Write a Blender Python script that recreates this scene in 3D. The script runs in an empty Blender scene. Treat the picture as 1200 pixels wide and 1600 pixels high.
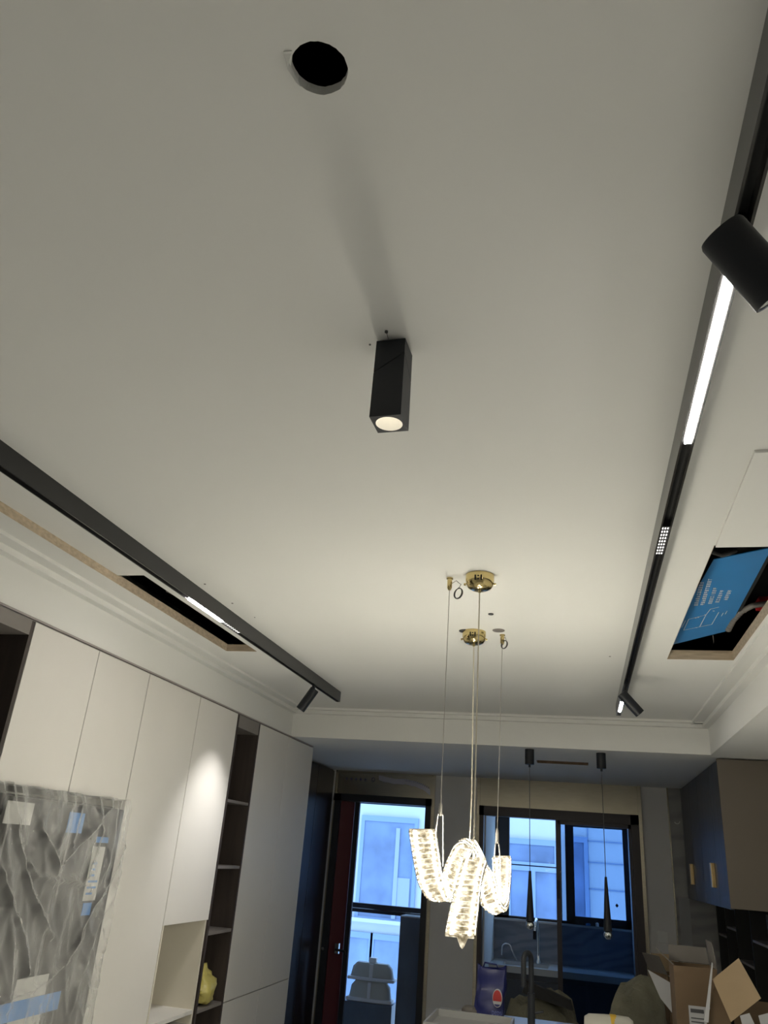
import bpy, bmesh, math, random
from mathutils import Vector, Matrix, noise
random.seed(7)
# ------------------------------------------------------------------ units, camera, world, exposure
K = 0.70            # drawing units -> metres (applied to every mesh and location at the end)
FLOOR = -0.72       # floor height in drawing units
CAM = Vector((0, 0, 1.5))
F = 1206.05
ROT = Matrix(((0.97178929, 0.22441793, 0.0725408), (-0.02640716, 0.40916933, -0.91207627), (-0.23436774, 0.88443035, 0.40355261)))
def at(px, py, x=None, y=None, z=None):
    d = ROT.transposed() @ Vector((px - 600, py - 800, F))
    t = x / d.x if x is not None else (y / d.y if y is not None else (z - CAM.z) / d.z)
    return CAM + d * t
scene = bpy.context.scene
col = scene.collection
cam_data = bpy.data.cameras.new('camera')
cam = bpy.data.objects.new('camera', cam_data)
col.objects.link(cam)
cam_data.sensor_fit = 'VERTICAL'
cam_data.sensor_height = 36.0
cam_data.lens = F / 1600 * 36.0
cam_data.clip_start = 0.02
Rc = ROT.transposed()
cm = Matrix.Identity(4)
for i in range(3):
    cm[i][0] = Rc[i][0]; cm[i][1] = -Rc[i][1]; cm[i][2] = -Rc[i][2]
cm.translation = (CAM - Vector((0, 0, FLOOR))) * K
cam.matrix_world = cm
scene.camera = cam

SKY = 3.9
world = bpy.data.worlds.new('sky'); scene.world = world
world.use_nodes = True
bg = world.node_tree.nodes['Background']
bg.inputs[0].default_value = (0.43, 0.65, 1.0, 1)
bg.inputs[1].default_value = SKY
vs = scene.view_settings
vs.view_transform = 'Standard'; vs.look = 'None'; vs.exposure = 0.33; vs.gamma = 1.0; vs.use_curve_mapping = False

E_CORE, E_CRYSTAL, E_LED = 165.0, 0.95, 55.0
W_SPOT, W_DOWN, W_NEAR, W_FAR = 25, 58, 70, 9

# ------------------------------------------------------------------ materials
def mat(name, color, rough=0.5, metal=0.0, bump=0.0, bscale=40, var=0.0, vscale=6, stretch=None, emit=None, estr=0, coat=0, spec=0.5):
    m = bpy.data.materials.new(name); m.use_nodes = True
    nt = m.node_tree; b = nt.nodes['Principled BSDF']
    c = (*color, 1)
    b.inputs['Base Color'].default_value = c
    b.inputs['Roughness'].default_value = rough
    b.inputs['Metallic'].default_value = metal
    b.inputs['Specular IOR Level'].default_value = spec
    b.inputs['Coat Weight'].default_value = coat
    if emit:
        b.inputs['Emission Color'].default_value = (*emit, 1); b.inputs['Emission Strength'].default_value = estr
    if var or bump:
        tc = nt.nodes.new('ShaderNodeTexCoord'); mp = nt.nodes.new('ShaderNodeMapping')
        if stretch: mp.inputs['Scale'].default_value = stretch
        nt.links.new(tc.outputs['Object'], mp.inputs[0])
    if var:
        n = nt.nodes.new('ShaderNodeTexNoise'); n.inputs['Scale'].default_value = vscale; n.inputs['Detail'].default_value = 4
        nt.links.new(mp.outputs[0], n.inputs['Vector'])
        r = nt.nodes.new('ShaderNodeValToRGB')
        r.color_ramp.elements[0].position = 0.3; r.color_ramp.elements[1].position = 0.7
        r.color_ramp.elements[0].color = (*[v * (1 - var) for v in color], 1)
        r.color_ramp.elements[1].color = (*[min(1, v * (1 + var)) for v in color], 1)
        nt.links.new(n.outputs['Fac'], r.inputs[0]); nt.links.new(r.outputs[0], b.inputs['Base Color'])
    if bump:
        n2 = nt.nodes.new('ShaderNodeTexNoise'); n2.inputs['Scale'].default_value = bscale; n2.inputs['Detail'].default_value = 3
        nt.links.new(mp.outputs[0], n2.inputs['Vector'])
        bp = nt.nodes.new('ShaderNodeBump'); bp.inputs['Strength'].default_value = bump; bp.inputs['Distance'].default_value = 0.01
        nt.links.new(n2.outputs['Fac'], bp.inputs['Height']); nt.links.new(bp.outputs[0], b.inputs['Normal'])
    return m
M = {}
M['ceiling'] = mat('ceiling_paint', (0.77, 0.77, 0.745), 0.85, bump=0.04, bscale=5, var=0.012, vscale=1.2)
M['wall'] = mat('wall_paint', (0.75, 0.75, 0.725), 0.8, bump=0.05, bscale=30)
M['greywall'] = mat('grey_wall_paint', (0.68, 0.67, 0.66), 0.8, bump=0.05, bscale=30)
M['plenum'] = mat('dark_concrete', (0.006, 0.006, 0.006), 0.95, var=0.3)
M['floor'] = mat('floor_tile', (0.58, 0.58, 0.56), 0.45, var=0.1, vscale=2)
M['cab'] = mat('white_laminate', (0.69, 0.67, 0.635), 0.42, var=0.01)
M['cream'] = mat('cream_board', (0.66, 0.62, 0.52), 0.5)
M['brown'] = mat('dark_brown_laminate', (0.045, 0.034, 0.029), 0.6, var=0.2, stretch=(1, 1, 0.1), vscale=30)
M['shelfgrey'] = mat('grey_brown_laminate', (0.20, 0.18, 0.165), 0.5)
M['taupe'] = mat('taupe_filler', (0.34, 0.31, 0.30), 0.5)
M['gap'] = mat('shadow_gap_black', (0.01, 0.01, 0.01), 0.9)
M['black'] = mat('matte_black_metal', (0.009, 0.011, 0.015), 0.5, spec=0.35, bump=0.03, bscale=200)
M['trackside'] = mat('anodised_black_track', (0.020, 0.020, 0.021), 0.30)
M['tracklit'] = mat('lit_black_track', (0.035, 0.034, 0.033), 0.22)  # same black profile as the left track, lit grey of its face painted in
M['channel'] = mat('track_channel_black', (0.004, 0.004, 0.004), 0.6)
M['brass'] = mat('polished_brass', (0.62, 0.50, 0.24), 0.13, 1.0)
M['steel'] = mat('steel_cable', (0.38, 0.36, 0.33), 0.45, 0.6)
M['cord'] = mat('clear_power_cord', (0.55, 0.50, 0.40), 0.4)
M['chrome'] = mat('chrome', (0.75, 0.78, 0.8), 0.12, 1.0)
M['lintel'] = mat('brushed_champagne_metal', (0.42, 0.38, 0.30), 0.26, 0.95, var=0.06, vscale=9, stretch=(1.2, 1, 9))
M['ply'] = mat('raw_plywood_edge', (0.50, 0.41, 0.30), 0.8, var=0.18, vscale=14, stretch=(1, 3, 6))
M['frame'] = mat('black_aluminium_frame', (0.010, 0.012, 0.018), 0.45)
M['purpleframe'] = mat('dark_plum_frame', (0.030, 0.022, 0.026), 0.4)
M['red'] = mat('dark_red_door', (0.085, 0.004, 0.010), 0.5)
M['dglossy'] = mat('glossy_dark_panel', (0.022, 0.018, 0.022), 0.30, spec=0.14)
M['navy'] = mat('dark_blue_gloss_door', (0.065, 0.070, 0.080), 0.42, var=0.3, vscale=10, stretch=(1, 5, 0.3), spec=0.25)
M['endpanel'] = mat('taupe_end_panel', (0.145, 0.122, 0.095), 0.6, bump=0.02, bscale=300)
M['goldhandle'] = mat('satin_gold_handle', (0.60, 0.45, 0.22), 0.35, 0.8)
M['white'] = mat('white_plastic', (0.72, 0.72, 0.70), 0.4)
M['wrap'] = mat('off_white_wrapping', (0.34, 0.33, 0.29), 0.6, var=0.05)
M['tray'] = mat('dull_metal_tray', (0.24, 0.24, 0.24), 0.4)
M['islandtop'] = mat('grey_stone_worktop', (0.26, 0.27, 0.28), 0.3)
M['label'] = mat('grey_white_label', (0.34, 0.34, 0.35), 0.8)
M['paper'] = mat('white_paper', (0.42, 0.42, 0.40), 0.8, var=0.03)
M['ink'] = mat('grey_ink', (0.05, 0.05, 0.055), 0.8)
M['purpleink'] = mat('violet_ink', (0.06, 0.05, 0.14), 0.8)
M['fridge'] = mat('dark_grey_steel', (0.032, 0.031, 0.032), 0.35, 0.3, var=0.15, vscale=2)
M['bluetape'] = mat('blue_tape', (0.08, 0.22, 0.50), 0.45)
M['bluecover'] = mat('blue_duct_cover', (0.025, 0.20, 0.50), 0.45, var=0.05, emit=None)
M['redtag'] = mat('red_plastic', (0.30, 0.01, 0.01), 0.5)
M['hose'] = mat('grey_corrugated_hose', (0.17, 0.16, 0.15), 0.5)
M['cable'] = mat('dark_grey_cable', (0.06, 0.06, 0.06), 0.5)
M['cardboard'] = mat('brown_cardboard', (0.105, 0.068, 0.037), 0.85, var=0.08, vscale=8)
M['cardlight'] = mat('pale_cardboard', (0.27, 0.195, 0.115), 0.85, var=0.05, vscale=8)
M['greycard'] = mat('grey_faded_cardboard', (0.11, 0.10, 0.09), 0.9, var=0.1)
M['sack'] = mat('olive_grey_woven_sack', (0.105, 0.10, 0.070), 0.9, bump=0.5, bscale=60, var=0.2, vscale=12)
M['pepsiblue'] = mat('royal_blue_bag', (0.006, 0.010, 0.085), 0.45, bump=0.1, bscale=15)
M['pepsired'] = mat('logo_red', (0.30, 0.012, 0.012), 0.5)
M['yellow'] = mat('yellow_band', (0.45, 0.28, 0.02), 0.6)
M['yellowbag'] = mat('pale_yellow_plastic_bag', (0.50, 0.44, 0.13), 0.35, bump=0.4, bscale=25)
M['tub'] = mat('grey_plastic_tub', (0.60, 0.61, 0.62), 0.4)
M['tubdark'] = mat('olive_grey_plastic', (0.40, 0.40, 0.36), 0.5)
M['stone'] = mat('dark_grey_stone_tile', (0.10, 0.125, 0.16), 0.35, var=0.25, vscale=3, stretch=(1, 1, 0.5))
M['navybase'] = mat('navy_base_cabinet', (0.035, 0.05, 0.08), 0.4)
M['facade'] = mat('pale_rendered_facade', (0.38, 0.40, 0.41), 0.9, var=0.04, vscale=2)
M['facadedark'] = mat('facade_joint', (0.17, 0.23, 0.33), 0.9)
M['facademid'] = mat('facade_shutter', (0.24, 0.28, 0.34), 0.8)
M['facadeglass'] = mat('blue_facade_glass', (0.105, 0.15, 0.24), 0.35, var=0.35, vscale=2)
M['counter'] = mat('pale_stone_worktop', (0.45, 0.47, 0.48), 0.25)
M['led'] = mat('led_diffuser', (0.9, 0.9, 0.9), 0.5, emit=(1.0, 0.95, 0.90), estr=E_LED)
M['leddim'] = mat('led_lens_dots', (0.9, 0.9, 0.9), 0.5, emit=(1.0, 0.96, 0.92), estr=1.6)
M['core'] = mat('led_core', (0.9, 0.88, 0.8), 0.5, emit=(1.0, 0.945, 0.79), estr=E_CORE)

def marble(name, a, b, sc):
    m = mat(name, a, 0.25); nt = m.node_tree; p = nt.nodes['Principled BSDF']
    tc = nt.nodes.new('ShaderNodeTexCoord'); mp = nt.nodes.new('ShaderNodeMapping')
    mp.inputs['Rotation'].default_value = (0, 0.7, 0); mp.inputs['Scale'].default_value = (1, 1, 3)
    w = nt.nodes.new('ShaderNodeTexWave'); w.inputs['Scale'].default_value = sc; w.inputs['Distortion'].default_value = 16
    w.inputs['Detail'].default_value = 4; w.bands_direction = 'Z'
    r = nt.nodes.new('ShaderNodeValToRGB'); r.color_ramp.elements[0].position = 0.0; r.color_ramp.elements[1].position = 0.7
    r.color_ramp.elements[0].color = (*b, 1); r.color_ramp.elements[1].color = (*a, 1)
    nt.links.new(tc.outputs['Object'], mp.inputs[0]); nt.links.new(mp.outputs[0], w.inputs['Vector'])
    nt.links.new(w.outputs['Fac'], r.inputs[0]); nt.links.new(r.outputs[0], p.inputs['Base Color'])
    return m
M['marble'] = marble('grey_veined_marble', (0.33, 0.33, 0.32), (0.26, 0.26, 0.26), 0.8)
M['splash'] = marble('grey_marble_backsplash', (0.22, 0.25, 0.30), (0.16, 0.19, 0.24), 1.1)

def mat_crystal():
    m = mat('lit_crystal_bars', (0.03, 0.027, 0.022), 0.25); nt = m.node_tree; p = nt.nodes['Principled BSDF']
    g = nt.nodes.new('ShaderNodeTexCoord')
    n = nt.nodes.new('ShaderNodeTexNoise'); n.inputs['Scale'].default_value = 62; n.inputs['Detail'].default_value = 2
    nt.links.new(g.outputs['Object'], n.inputs['Vector'])
    r = nt.nodes.new('ShaderNodeValToRGB')
    e = r.color_ramp.elements
    e[0].position = 0.36; e[0].color = (0.17, 0.135, 0.075, 1)
    e[1].position = 0.66; e[1].color = (1.0, 0.90, 0.68, 1)
    k = e.new(0.5); k.color = (0.42, 0.35, 0.23, 1)
    nt.links.new(n.outputs['Fac'], r.inputs[0]); nt.links.new(r.outputs[0], p.inputs['Emission Color'])
    p.inputs['Emission Strength'].default_value = E_CRYSTAL
    return m
M['crystal'] = mat_crystal()

def mat_glass(name, tint, gloss=0.08, rough=0.02, gcol=(1, 1, 1)):
    m = bpy.data.materials.new(name); m.use_nodes = True; nt = m.node_tree
    nt.nodes.remove(nt.nodes['Principled BSDF']); out = nt.nodes['Material Output']
    t = nt.nodes.new('ShaderNodeBsdfTransparent'); t.inputs[0].default_value = (*tint, 1)
    g = nt.nodes.new('ShaderNodeBsdfGlossy'); g.inputs['Roughness'].default_value = rough; g.inputs[0].default_value = (*gcol, 1)
    x = nt.nodes.new('ShaderNodeMixShader'); x.inputs[0].default_value = gloss
    nt.links.new(t.outputs[0], x.inputs[1]); nt.links.new(g.outputs[0], x.inputs[2]); nt.links.new(x.outputs[0], out.inputs[0])
    return m
M['glass'] = mat_glass('clear_window_glass', (0.92, 0.96, 1.0), 0.001)
M['tintglass'] = mat_glass('dark_tinted_sliding_glass', (0.52, 0.62, 0.74), 0.006)

def mat_film():
    m = bpy.data.materials.new('clear_plastic_film'); m.use_nodes = True; nt = m.node_tree
    p = nt.nodes['Principled BSDF']; out = nt.nodes['Material Output']
    p.inputs['Base Color'].default_value = (0.72, 0.72, 0.70, 1); p.inputs['Roughness'].default_value = 0.18
    p.inputs['Specular IOR Level'].default_value = 1.0
    tc = nt.nodes.new('ShaderNodeTexCoord'); mp = nt.nodes.new('ShaderNodeMapping'); mp.inputs['Scale'].default_value = (1, 2.0, 0.8)
    n = nt.nodes.new('ShaderNodeTexNoise'); n.inputs['Scale'].default_value = 3.2; n.inputs['Detail'].default_value = 7; n.inputs['Distortion'].default_value = 1.4
    nt.links.new(tc.outputs['Object'], mp.inputs[0]); nt.links.new(mp.outputs[0], n.inputs['Vector'])
    r = nt.nodes.new('ShaderNodeValToRGB'); r.color_ramp.elements[0].position = 0.38; r.color_ramp.elements[1].position = 0.74
    r.color_ramp.elements[0].color = (0.06,) * 3 + (1,); r.color_ramp.elements[1].color = (0.30,) * 3 + (1,)
    nt.links.new(n.outputs['Fac'], r.inputs[0])
    n3 = nt.nodes.new('ShaderNodeTexNoise'); n3.inputs['Scale'].default_value = 14; n3.inputs['Detail'].default_value = 4; n3.inputs['Distortion'].default_value = 1.0
    nt.links.new(mp.outputs[0], n3.inputs['Vector'])
    bp = nt.nodes.new('ShaderNodeBump'); bp.inputs['Strength'].default_value = 0.5; bp.inputs['Distance'].default_value = 0.02
    nt.links.new(n3.outputs['Fac'], bp.inputs['Height']); nt.links.new(bp.outputs[0], p.inputs['Normal'])
    lw = nt.nodes.new('ShaderNodeLayerWeight'); lw.inputs['Blend'].default_value = 0.35
    ad = nt.nodes.new('ShaderNodeMath'); ad.operation = 'MULTIPLY_ADD'; ad.inputs[1].default_value = 0.50; ad.use_clamp = True
    nt.links.new(lw.outputs['Facing'], ad.inputs[0]); nt.links.new(r.outputs[0], ad.inputs[2])
    t = nt.nodes.new('ShaderNodeBsdfTransparent'); x = nt.nodes.new('ShaderNodeMixShader')
    nt.links.new(ad.outputs[0], x.inputs[0]); nt.links.new(t.outputs[0], x.inputs[1]); nt.links.new(p.outputs[0], x.inputs[2])
    nt.links.new(x.outputs[0], out.inputs[0])
    return m
M['film'] = mat_film()

# ------------------------------------------------------------------ mesh helpers
def origin_of(o):
    v = Vector((0, 0, 0))
    while o: v += o.location; o = o.parent
    return v
class MB:
    def __init__(s): s.bm = bmesh.new()
    def hexa(s, c):                                   # 8 corners: bottom 4 then top 4
        v = [s.bm.verts.new(p) for p in c]
        for f in ((3, 2, 1, 0), (4, 5, 6, 7), (0, 1, 5, 4), (1, 2, 6, 5), (2, 3, 7, 6), (3, 0, 4, 7)):
            s.bm.faces.new([v[i] for i in f])
        return s
    def box(s, x0, x1, y0, y1, z0, z1):
        x0, x1 = sorted((x0, x1)); y0, y1 = sorted((y0, y1)); z0, z1 = sorted((z0, z1))
        return s.hexa([(x0, y0, z0), (x1, y0, z0), (x1, y1, z0), (x0, y1, z0), (x0, y0, z1), (x1, y0, z1), (x1, y1, z1), (x0, y1, z1)])
    def slab(s, pts, off):                            # polygon extruded by a vector
        off = Vector(off); a = [s.bm.verts.new(p) for p in pts]; b = [s.bm.verts.new(Vector(p) + off) for p in pts]
        s.bm.faces.new(a[::-1]); s.bm.faces.new(b)
        for i in range(len(a)):
            j = (i + 1) % len(a); s.bm.faces.new((a[i], a[j], b[j], b[i]))
        return s
    def tube(s, pts, r, n=10, closed=False):
        pts = [Vector(p) for p in pts]; rs = r if isinstance(r, (list, tuple)) else [r] * len(pts)
        rings = []; ref = None
        for i, p in enumerate(pts):
            if closed: t = pts[(i + 1) % len(pts)] - pts[i - 1]
            else: t = pts[min(i + 1, len(pts) - 1)] - pts[max(i - 1, 0)]
            t.normalize()
            if ref is None:
                ref = Vector((0, 0, 1)) if abs(t.z) < 0.9 else Vector((1, 0, 0))
            u = (ref - t * ref.dot(t)).normalized(); ref = u; w = t.cross(u)
            rings.append([s.bm.verts.new(p + (u * math.cos(2 * math.pi * k / n) + w * math.sin(2 * math.pi * k / n)) * rs[i]) for k in range(n)])
        m = len(rings)
        for i in range(m if closed else m - 1):
            a, b = rings[i], rings[(i + 1) % m]
            for k in range(n): s.bm.faces.new((a[k], a[(k + 1) % n], b[(k + 1) % n], b[k]))
        if not closed:
            s.bm.faces.new(rings[0][::-1]); s.bm.faces.new(rings[-1])
        return s
    def lathe(s, c, prof, axis=(0, 0, 1), n=32):      # prof: (radius, height along axis)
        c = Vector(c); t = Vector(axis).normalized(); ref = Vector((1, 0, 0)) if abs(t.x) < 0.9 else Vector((0, 1, 0))
        u = (ref - t * ref.dot(t)).normalized(); w = t.cross(u); rings = []
        for r, h in prof:
            if r < 1e-6: rings.append([s.bm.verts.new(c + t * h)])
            else: rings.append([s.bm.verts.new(c + t * h + (u * math.cos(2 * math.pi * k / n) + w * math.sin(2 * math.pi * k / n)) * r) for k in range(n)])
        for a, b in zip(rings, rings[1:]):
            for k in range(n):
                j = (k + 1) % n
                if len(a) == 1 and len(b) == 1: continue
                if len(a) == 1: s.bm.faces.new((a[0], b[j], b[k]))
                elif len(b) == 1: s.bm.faces.new((a[k], a[j], b[0]))
                else: s.bm.faces.new((a[k], a[j], b[j], b[k]))
        return s
    def build(s, name, m, parent=None, smooth=False, bevel=0, base=None):
        bm = s.bm
        bmesh.ops.recalc_face_normals(bm, faces=bm.faces)
        if bevel:
            bmesh.ops.bevel(bm, geom=bm.edges[:], offset=bevel, segments=2, affect='EDGES', profile=0.5, clamp_overlap=True)
        me = bpy.data.meshes.new(name)
        if parent: o0 = origin_of(parent)
        elif base is not None: o0 = Vector(base)
        else:
            xs = [v.co for v in bm.verts]
            o0 = Vector((sum(v.x for v in xs) / len(xs), sum(v.y for v in xs) / len(xs), min(v.z for v in xs)))
        for v in bm.verts: v.co -= o0
        bm.to_mesh(me); bm.free()
        if smooth:
            me.polygons.foreach_set('use_smooth', [True] * len(me.polygons))
            try: me.set_sharp_from_angle(angle=math.radians(40))
            except Exception: pass
        me.materials.append(M[m] if isinstance(m, str) else m)
        o = bpy.data.objects.new(name, me); col.objects.link(o)
        if parent: o.parent = parent
        else: o.location = o0
        return o
def tag(o, label=None, cat=None, group=None, kind=None):
    if label: o['label'] = label
    if cat: o['category'] = cat
    if group: o['group'] = group
    if kind: o['kind'] = kind
    return o
def thing(name, loc, label, cat, group=None):
    o = bpy.data.objects.new(name, None); col.objects.link(o); o.location = loc; o.empty_display_size = 0.05
    return tag(o, label, cat, group)
def struct(name, mb, m, **k): return tag(mb.build(name, m, **k), kind='structure')
def lamp_light(name, kind, loc, energy, color, parent, **k):
    l = bpy.data.lights.new(name, kind); l.energy = energy; l.color = color
    for a, b in k.items():
        if a not in ('aim',): setattr(l, a, b)
    o = bpy.data.objects.new(name, l); col.objects.link(o)
    o.parent = parent; o.location = Vector(loc) - origin_of(parent)
    if 'aim' in k: o.rotation_euler = Vector(k['aim']).to_track_quat('-Z', 'Y').to_euler()
    return o
def holed(outline, holes, z, th):
    bm = bmesh.new(); edges = []
    for lp in [outline] + holes:
        vs_ = [bm.verts.new((x, y, z)) for x, y in lp]
        edges += [bm.edges.new((vs_[i], vs_[(i + 1) % len(vs_)])) for i in range(len(vs_))]
    bmesh.ops.triangle_fill(bm, use_beauty=True, use_dissolve=False, edges=edges)
    r = bmesh.ops.extrude_face_region(bm, geom=bm.faces[:])
    for g in r['geom']:
        if isinstance(g, bmesh.types.BMVert): g.co.z += th
    s = MB(); s.bm.free(); s.bm = bm
    return s
def rect(x0, x1, y0, y1): return [(x0, y0), (x1, y0), (x1, y1), (x0, y1)]

# ------------------------------------------------------------------ room shell
CZ, LZ = 2.75, 2.485               # main ceiling, lower ceiling
XL, XR, YB = -2.73, 1.13, 7.42     # inner faces of the dropped fascia
XC = -2.71                         # cabinet fronts
XW = 1.78                          # right wall
YR = -2.6                          # rear wall
YW = 10.55                         # kitchen end wall
struct('floor', MB().box(-3.4, XW + 0.1, YR, 12.1, FLOOR - 0.05, FLOOR), 'floor')
hc = Vector((-0.408, 0.856))
circ = []
for i in range(48):
    a = 2 * math.pi * i / 48
    circ.append((hc.x + 0.0505 * (1 + random.uniform(-.018, .018)) * math.cos(a), hc.y + 0.0505 * (1 + random.uniform(-.018, .018)) * math.sin(a)))
HX0, HX1, HY0, HY1 = 0.570, 0.962, 3.158, 5.10
SX0, SX1, SY0, SY1 = -2.44, -2.20, -0.6, 5.085
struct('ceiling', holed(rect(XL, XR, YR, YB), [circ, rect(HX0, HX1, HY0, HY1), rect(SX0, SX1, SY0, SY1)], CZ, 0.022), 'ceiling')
struct('ceiling', holed(rect(-3.4, XW, YB + 0.02, YW), [rect(-0.405, 0.112, 8.38, 8.62)], LZ, 0.03), 'ceiling')
struct('ceiling', MB().box(XR + 0.02, XW, YR, YB + 0.02, LZ, LZ + 0.03), 'ceiling')
struct('trim_1', MB().box(XL - 0.65, XR, YB, YB + 0.02, LZ, CZ + 0.03), 'wall')        # beam face
struct('trim_2', MB().box(XR, XR + 0.02, YR, YB + 0.02, LZ, CZ + 0.03), 'wall')    # right fascia
struct('wall_left', MB().box(XL - 0.7, XL, YR, YB + 0.02, 2.472, CZ + 0.03), 'wall')
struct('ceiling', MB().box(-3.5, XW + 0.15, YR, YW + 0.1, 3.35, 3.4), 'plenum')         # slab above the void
struct('wall_rear', MB().box(-3.5, XW + 0.15, YR - 0.1, YR, FLOOR, 3.4), 'wall')
struct('wall_left', MB().box(-3.5, -3.4, YR, YW + 0.1, FLOOR, 3.4), 'wall')
struct('wall_right', MB().box(XW, XW + 0.1, YR, YW + 0.1, FLOOR, 3.4), 'wall')
struct('wall_left', MB().box(-3.4, -2.75, YR, 2.2, FLOOR, 2.472), 'wall')
# stepped cornice along three sides of the raised ceiling
n = 3
CP = [(0, -.0005), (.15, -.0005), (.15, -.020), (.132, -.020), (.132, -.012), (.055, -.012), (.055, -.045), (0, -.045)]
struct('trim_3', MB().slab([(XL + .001, YB - .0005 - d, CZ + z) for d, z in CP], (XR - XL - .002, 0, 0)), 'wall')
struct('trim_4', MB().slab([(XR - .0005 - d, YR, CZ + z) for d, z in CP], (0, YB - YR - .056, 0)), 'wall')
struct('trim_5', MB().slab([(XL + .0005 + d, YR, CZ + z) for d, z in CP], (0, YB - YR - .056, 0)), 'wall')
# linings of the hatch and the slot, slot lid
t_ = 0.012
e_ = 0.002
m_ = MB().box(HX0 - t_, HX0 + e_, HY0 - t_, HY1 + t_, CZ + 0.001, CZ + 0.075).box(HX1 - e_, HX1 + t_, HY0 - t_, HY1 + t_, CZ + 0.001, CZ + 0.06)
m_.box(HX0 + e_, HX1 - e_, HY0 - t_, HY0 + e_, CZ + 0.001, CZ + 0.06).box(HX0 + e_, HX1 - e_, HY1 - e_, HY1 + t_, CZ + 0.001, CZ + 0.06)
struct('trim_6', m_, 'ply')
m_ = MB().box(SX0 - t_, SX0 + e_, SY0, SY1, CZ + 0.001, CZ + 0.052).box(SX1 - e_, SX1 + t_, SY0, SY1, CZ + 0.001, CZ + 0.05)
m_.box(SX0 + e_, SX1 - e_, SY1 - e_, SY1 + t_, CZ + 0.001, CZ + 0.05)
struct('trim_7', m_, 'ply')
struct('trim_8', MB().box(SX0 + e_, SX1 - e_, SY0, 3.585, CZ + 0.044, CZ + 0.06), 'ceiling')
# kitchen end wall
D1 = (-3.16, -1.84); D2 = (-1.225, 0.715); DT = 2.19; DT2 = 2.15
struct('wall_back', MB().box(-3.5, D1[0], YW, YW + 0.1, FLOOR, 2.6).box(D1[1], D2[0], YW, YW + 0.1, FLOOR, 2.6).box(-3.5, XW + .15, YW + .02, YW + .1, 2.6, 3.4)
       .box(D2[1], 1.07, YW, YW + 0.1, FLOOR, 2.6).box(D1[0], D1[1], YW + 0.02, YW + 0.1, DT, 2.6).box(D2[0], D2[1], YW + 0.02, YW + 0.1, DT2, 2.6), 'greywall')
struct('wall_back', MB().box(1.07, XW, YW - 0.02, YW + 0.1, FLOOR, 2.6), 'marble')
m_ = MB().box(1.055, 1.068, YW - 0.035, YW, FLOOR, LZ)
struct('trim_9', m_, 'lintel')
# brushed metal surrounds of the two openings
m_ = MB().box(D1[0], D1[1], YW - 0.015, YW + 0.02, DT, LZ).box(D1[1] - 0.005, D1[1] + 0.035, YW - 0.03, YW + 0.02, FLOOR, LZ).box(D1[0] - 0.02, D1[0] + 0.015, YW - 0.03, YW + 0.02, FLOOR, LZ).box(D1[0], D1[1], YW - 0.03, YW, LZ - 0.02, LZ)
struct('trim_10', m_, 'lintel')
m_ = MB().box(D2[0], D2[1], YW - 0.015, YW + 0.02, DT2, LZ).box(D2[1] - 0.005, D2[1] + 0.035, YW - 0.04, YW + 0.02, FLOOR, LZ).box(D2[0] - 0.035, D2[0] + 0.005, YW - 0.03, YW + 0.02, FLOOR, LZ)
struct('trim_11', m_, 'lintel')
# plywood lining of the narrow slot in the lower ceiling
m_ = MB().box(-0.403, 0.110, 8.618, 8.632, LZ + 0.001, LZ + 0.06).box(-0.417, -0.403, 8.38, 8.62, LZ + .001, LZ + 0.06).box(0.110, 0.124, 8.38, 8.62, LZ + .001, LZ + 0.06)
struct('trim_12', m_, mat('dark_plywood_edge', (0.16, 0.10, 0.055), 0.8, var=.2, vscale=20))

# ------------------------------------------------------------------ door to the balcony (door_1)
y0 = YW - 0.05
d1 = bpy.data.objects.new('door_1', None); col.objects.link(d1); d1.location = (-2.4, y0, FLOOR); tag(d1, kind='structure')
a = at(560, 1254, y=y0); b = at(664, 1262, y=y0)
m_ = MB().box(D1[0] + 0.015, D1[0] + 0.10, y0, YW + 0.1, FLOOR, DT).box(b.x + 0.005, D1[1] - 0.006, y0, YW + 0.1, FLOOR, DT).box(D1[0], D1[1], y0, YW + 0.1, 2.10, DT)
m_.box(a.x - .065, a.x - .005, YW + .045, YW + .098, FLOOR, 2.12)
m_.build('door_frame', 'frame', d1)
rd = [at(533, 1241, y=YW + 0.12), at(552, 1243, y=YW + 0.02)]
m_ = MB().slab([(-3.075, YW - 0.02, FLOOR + 0.02), (-2.905, YW + 0.10, FLOOR + 0.02), (-2.905, YW + 0.10, 2.165), (-3.075, YW - 0.02, 2.175)], (0.005, 0.05, 0))
rl = m_.build('door_leaf', 'red', d1)
hp = at(531, 1483, y=YW - 0.02)
MB().box(hp.x - 0.06, hp.x - 0.01, YW - 0.05, YW + 0.0, hp.z - 0.05, hp.z + 0.06).build('lock_plate', 'chrome', d1)
MB().tube([(hp.x - 0.03, YW - 0.04, hp.z), (hp.x - 0.03, YW - 0.11, hp.z), (hp.x + 0.09, YW - 0.11, hp.z - 0.01), (hp.x + 0.10, YW - 0.11, hp.z - 0.05)], 0.014, 8).build('door_handle', 'black', d1, smooth=True)
MB().lathe((at(505, 1482, y=YW - 0.1)), [(0, -.02), (.018, -.02), (.018, .02), (0, .02)], (0, 1, 0), 14).build('door_stop', 'chrome', d1, smooth=True)

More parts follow.
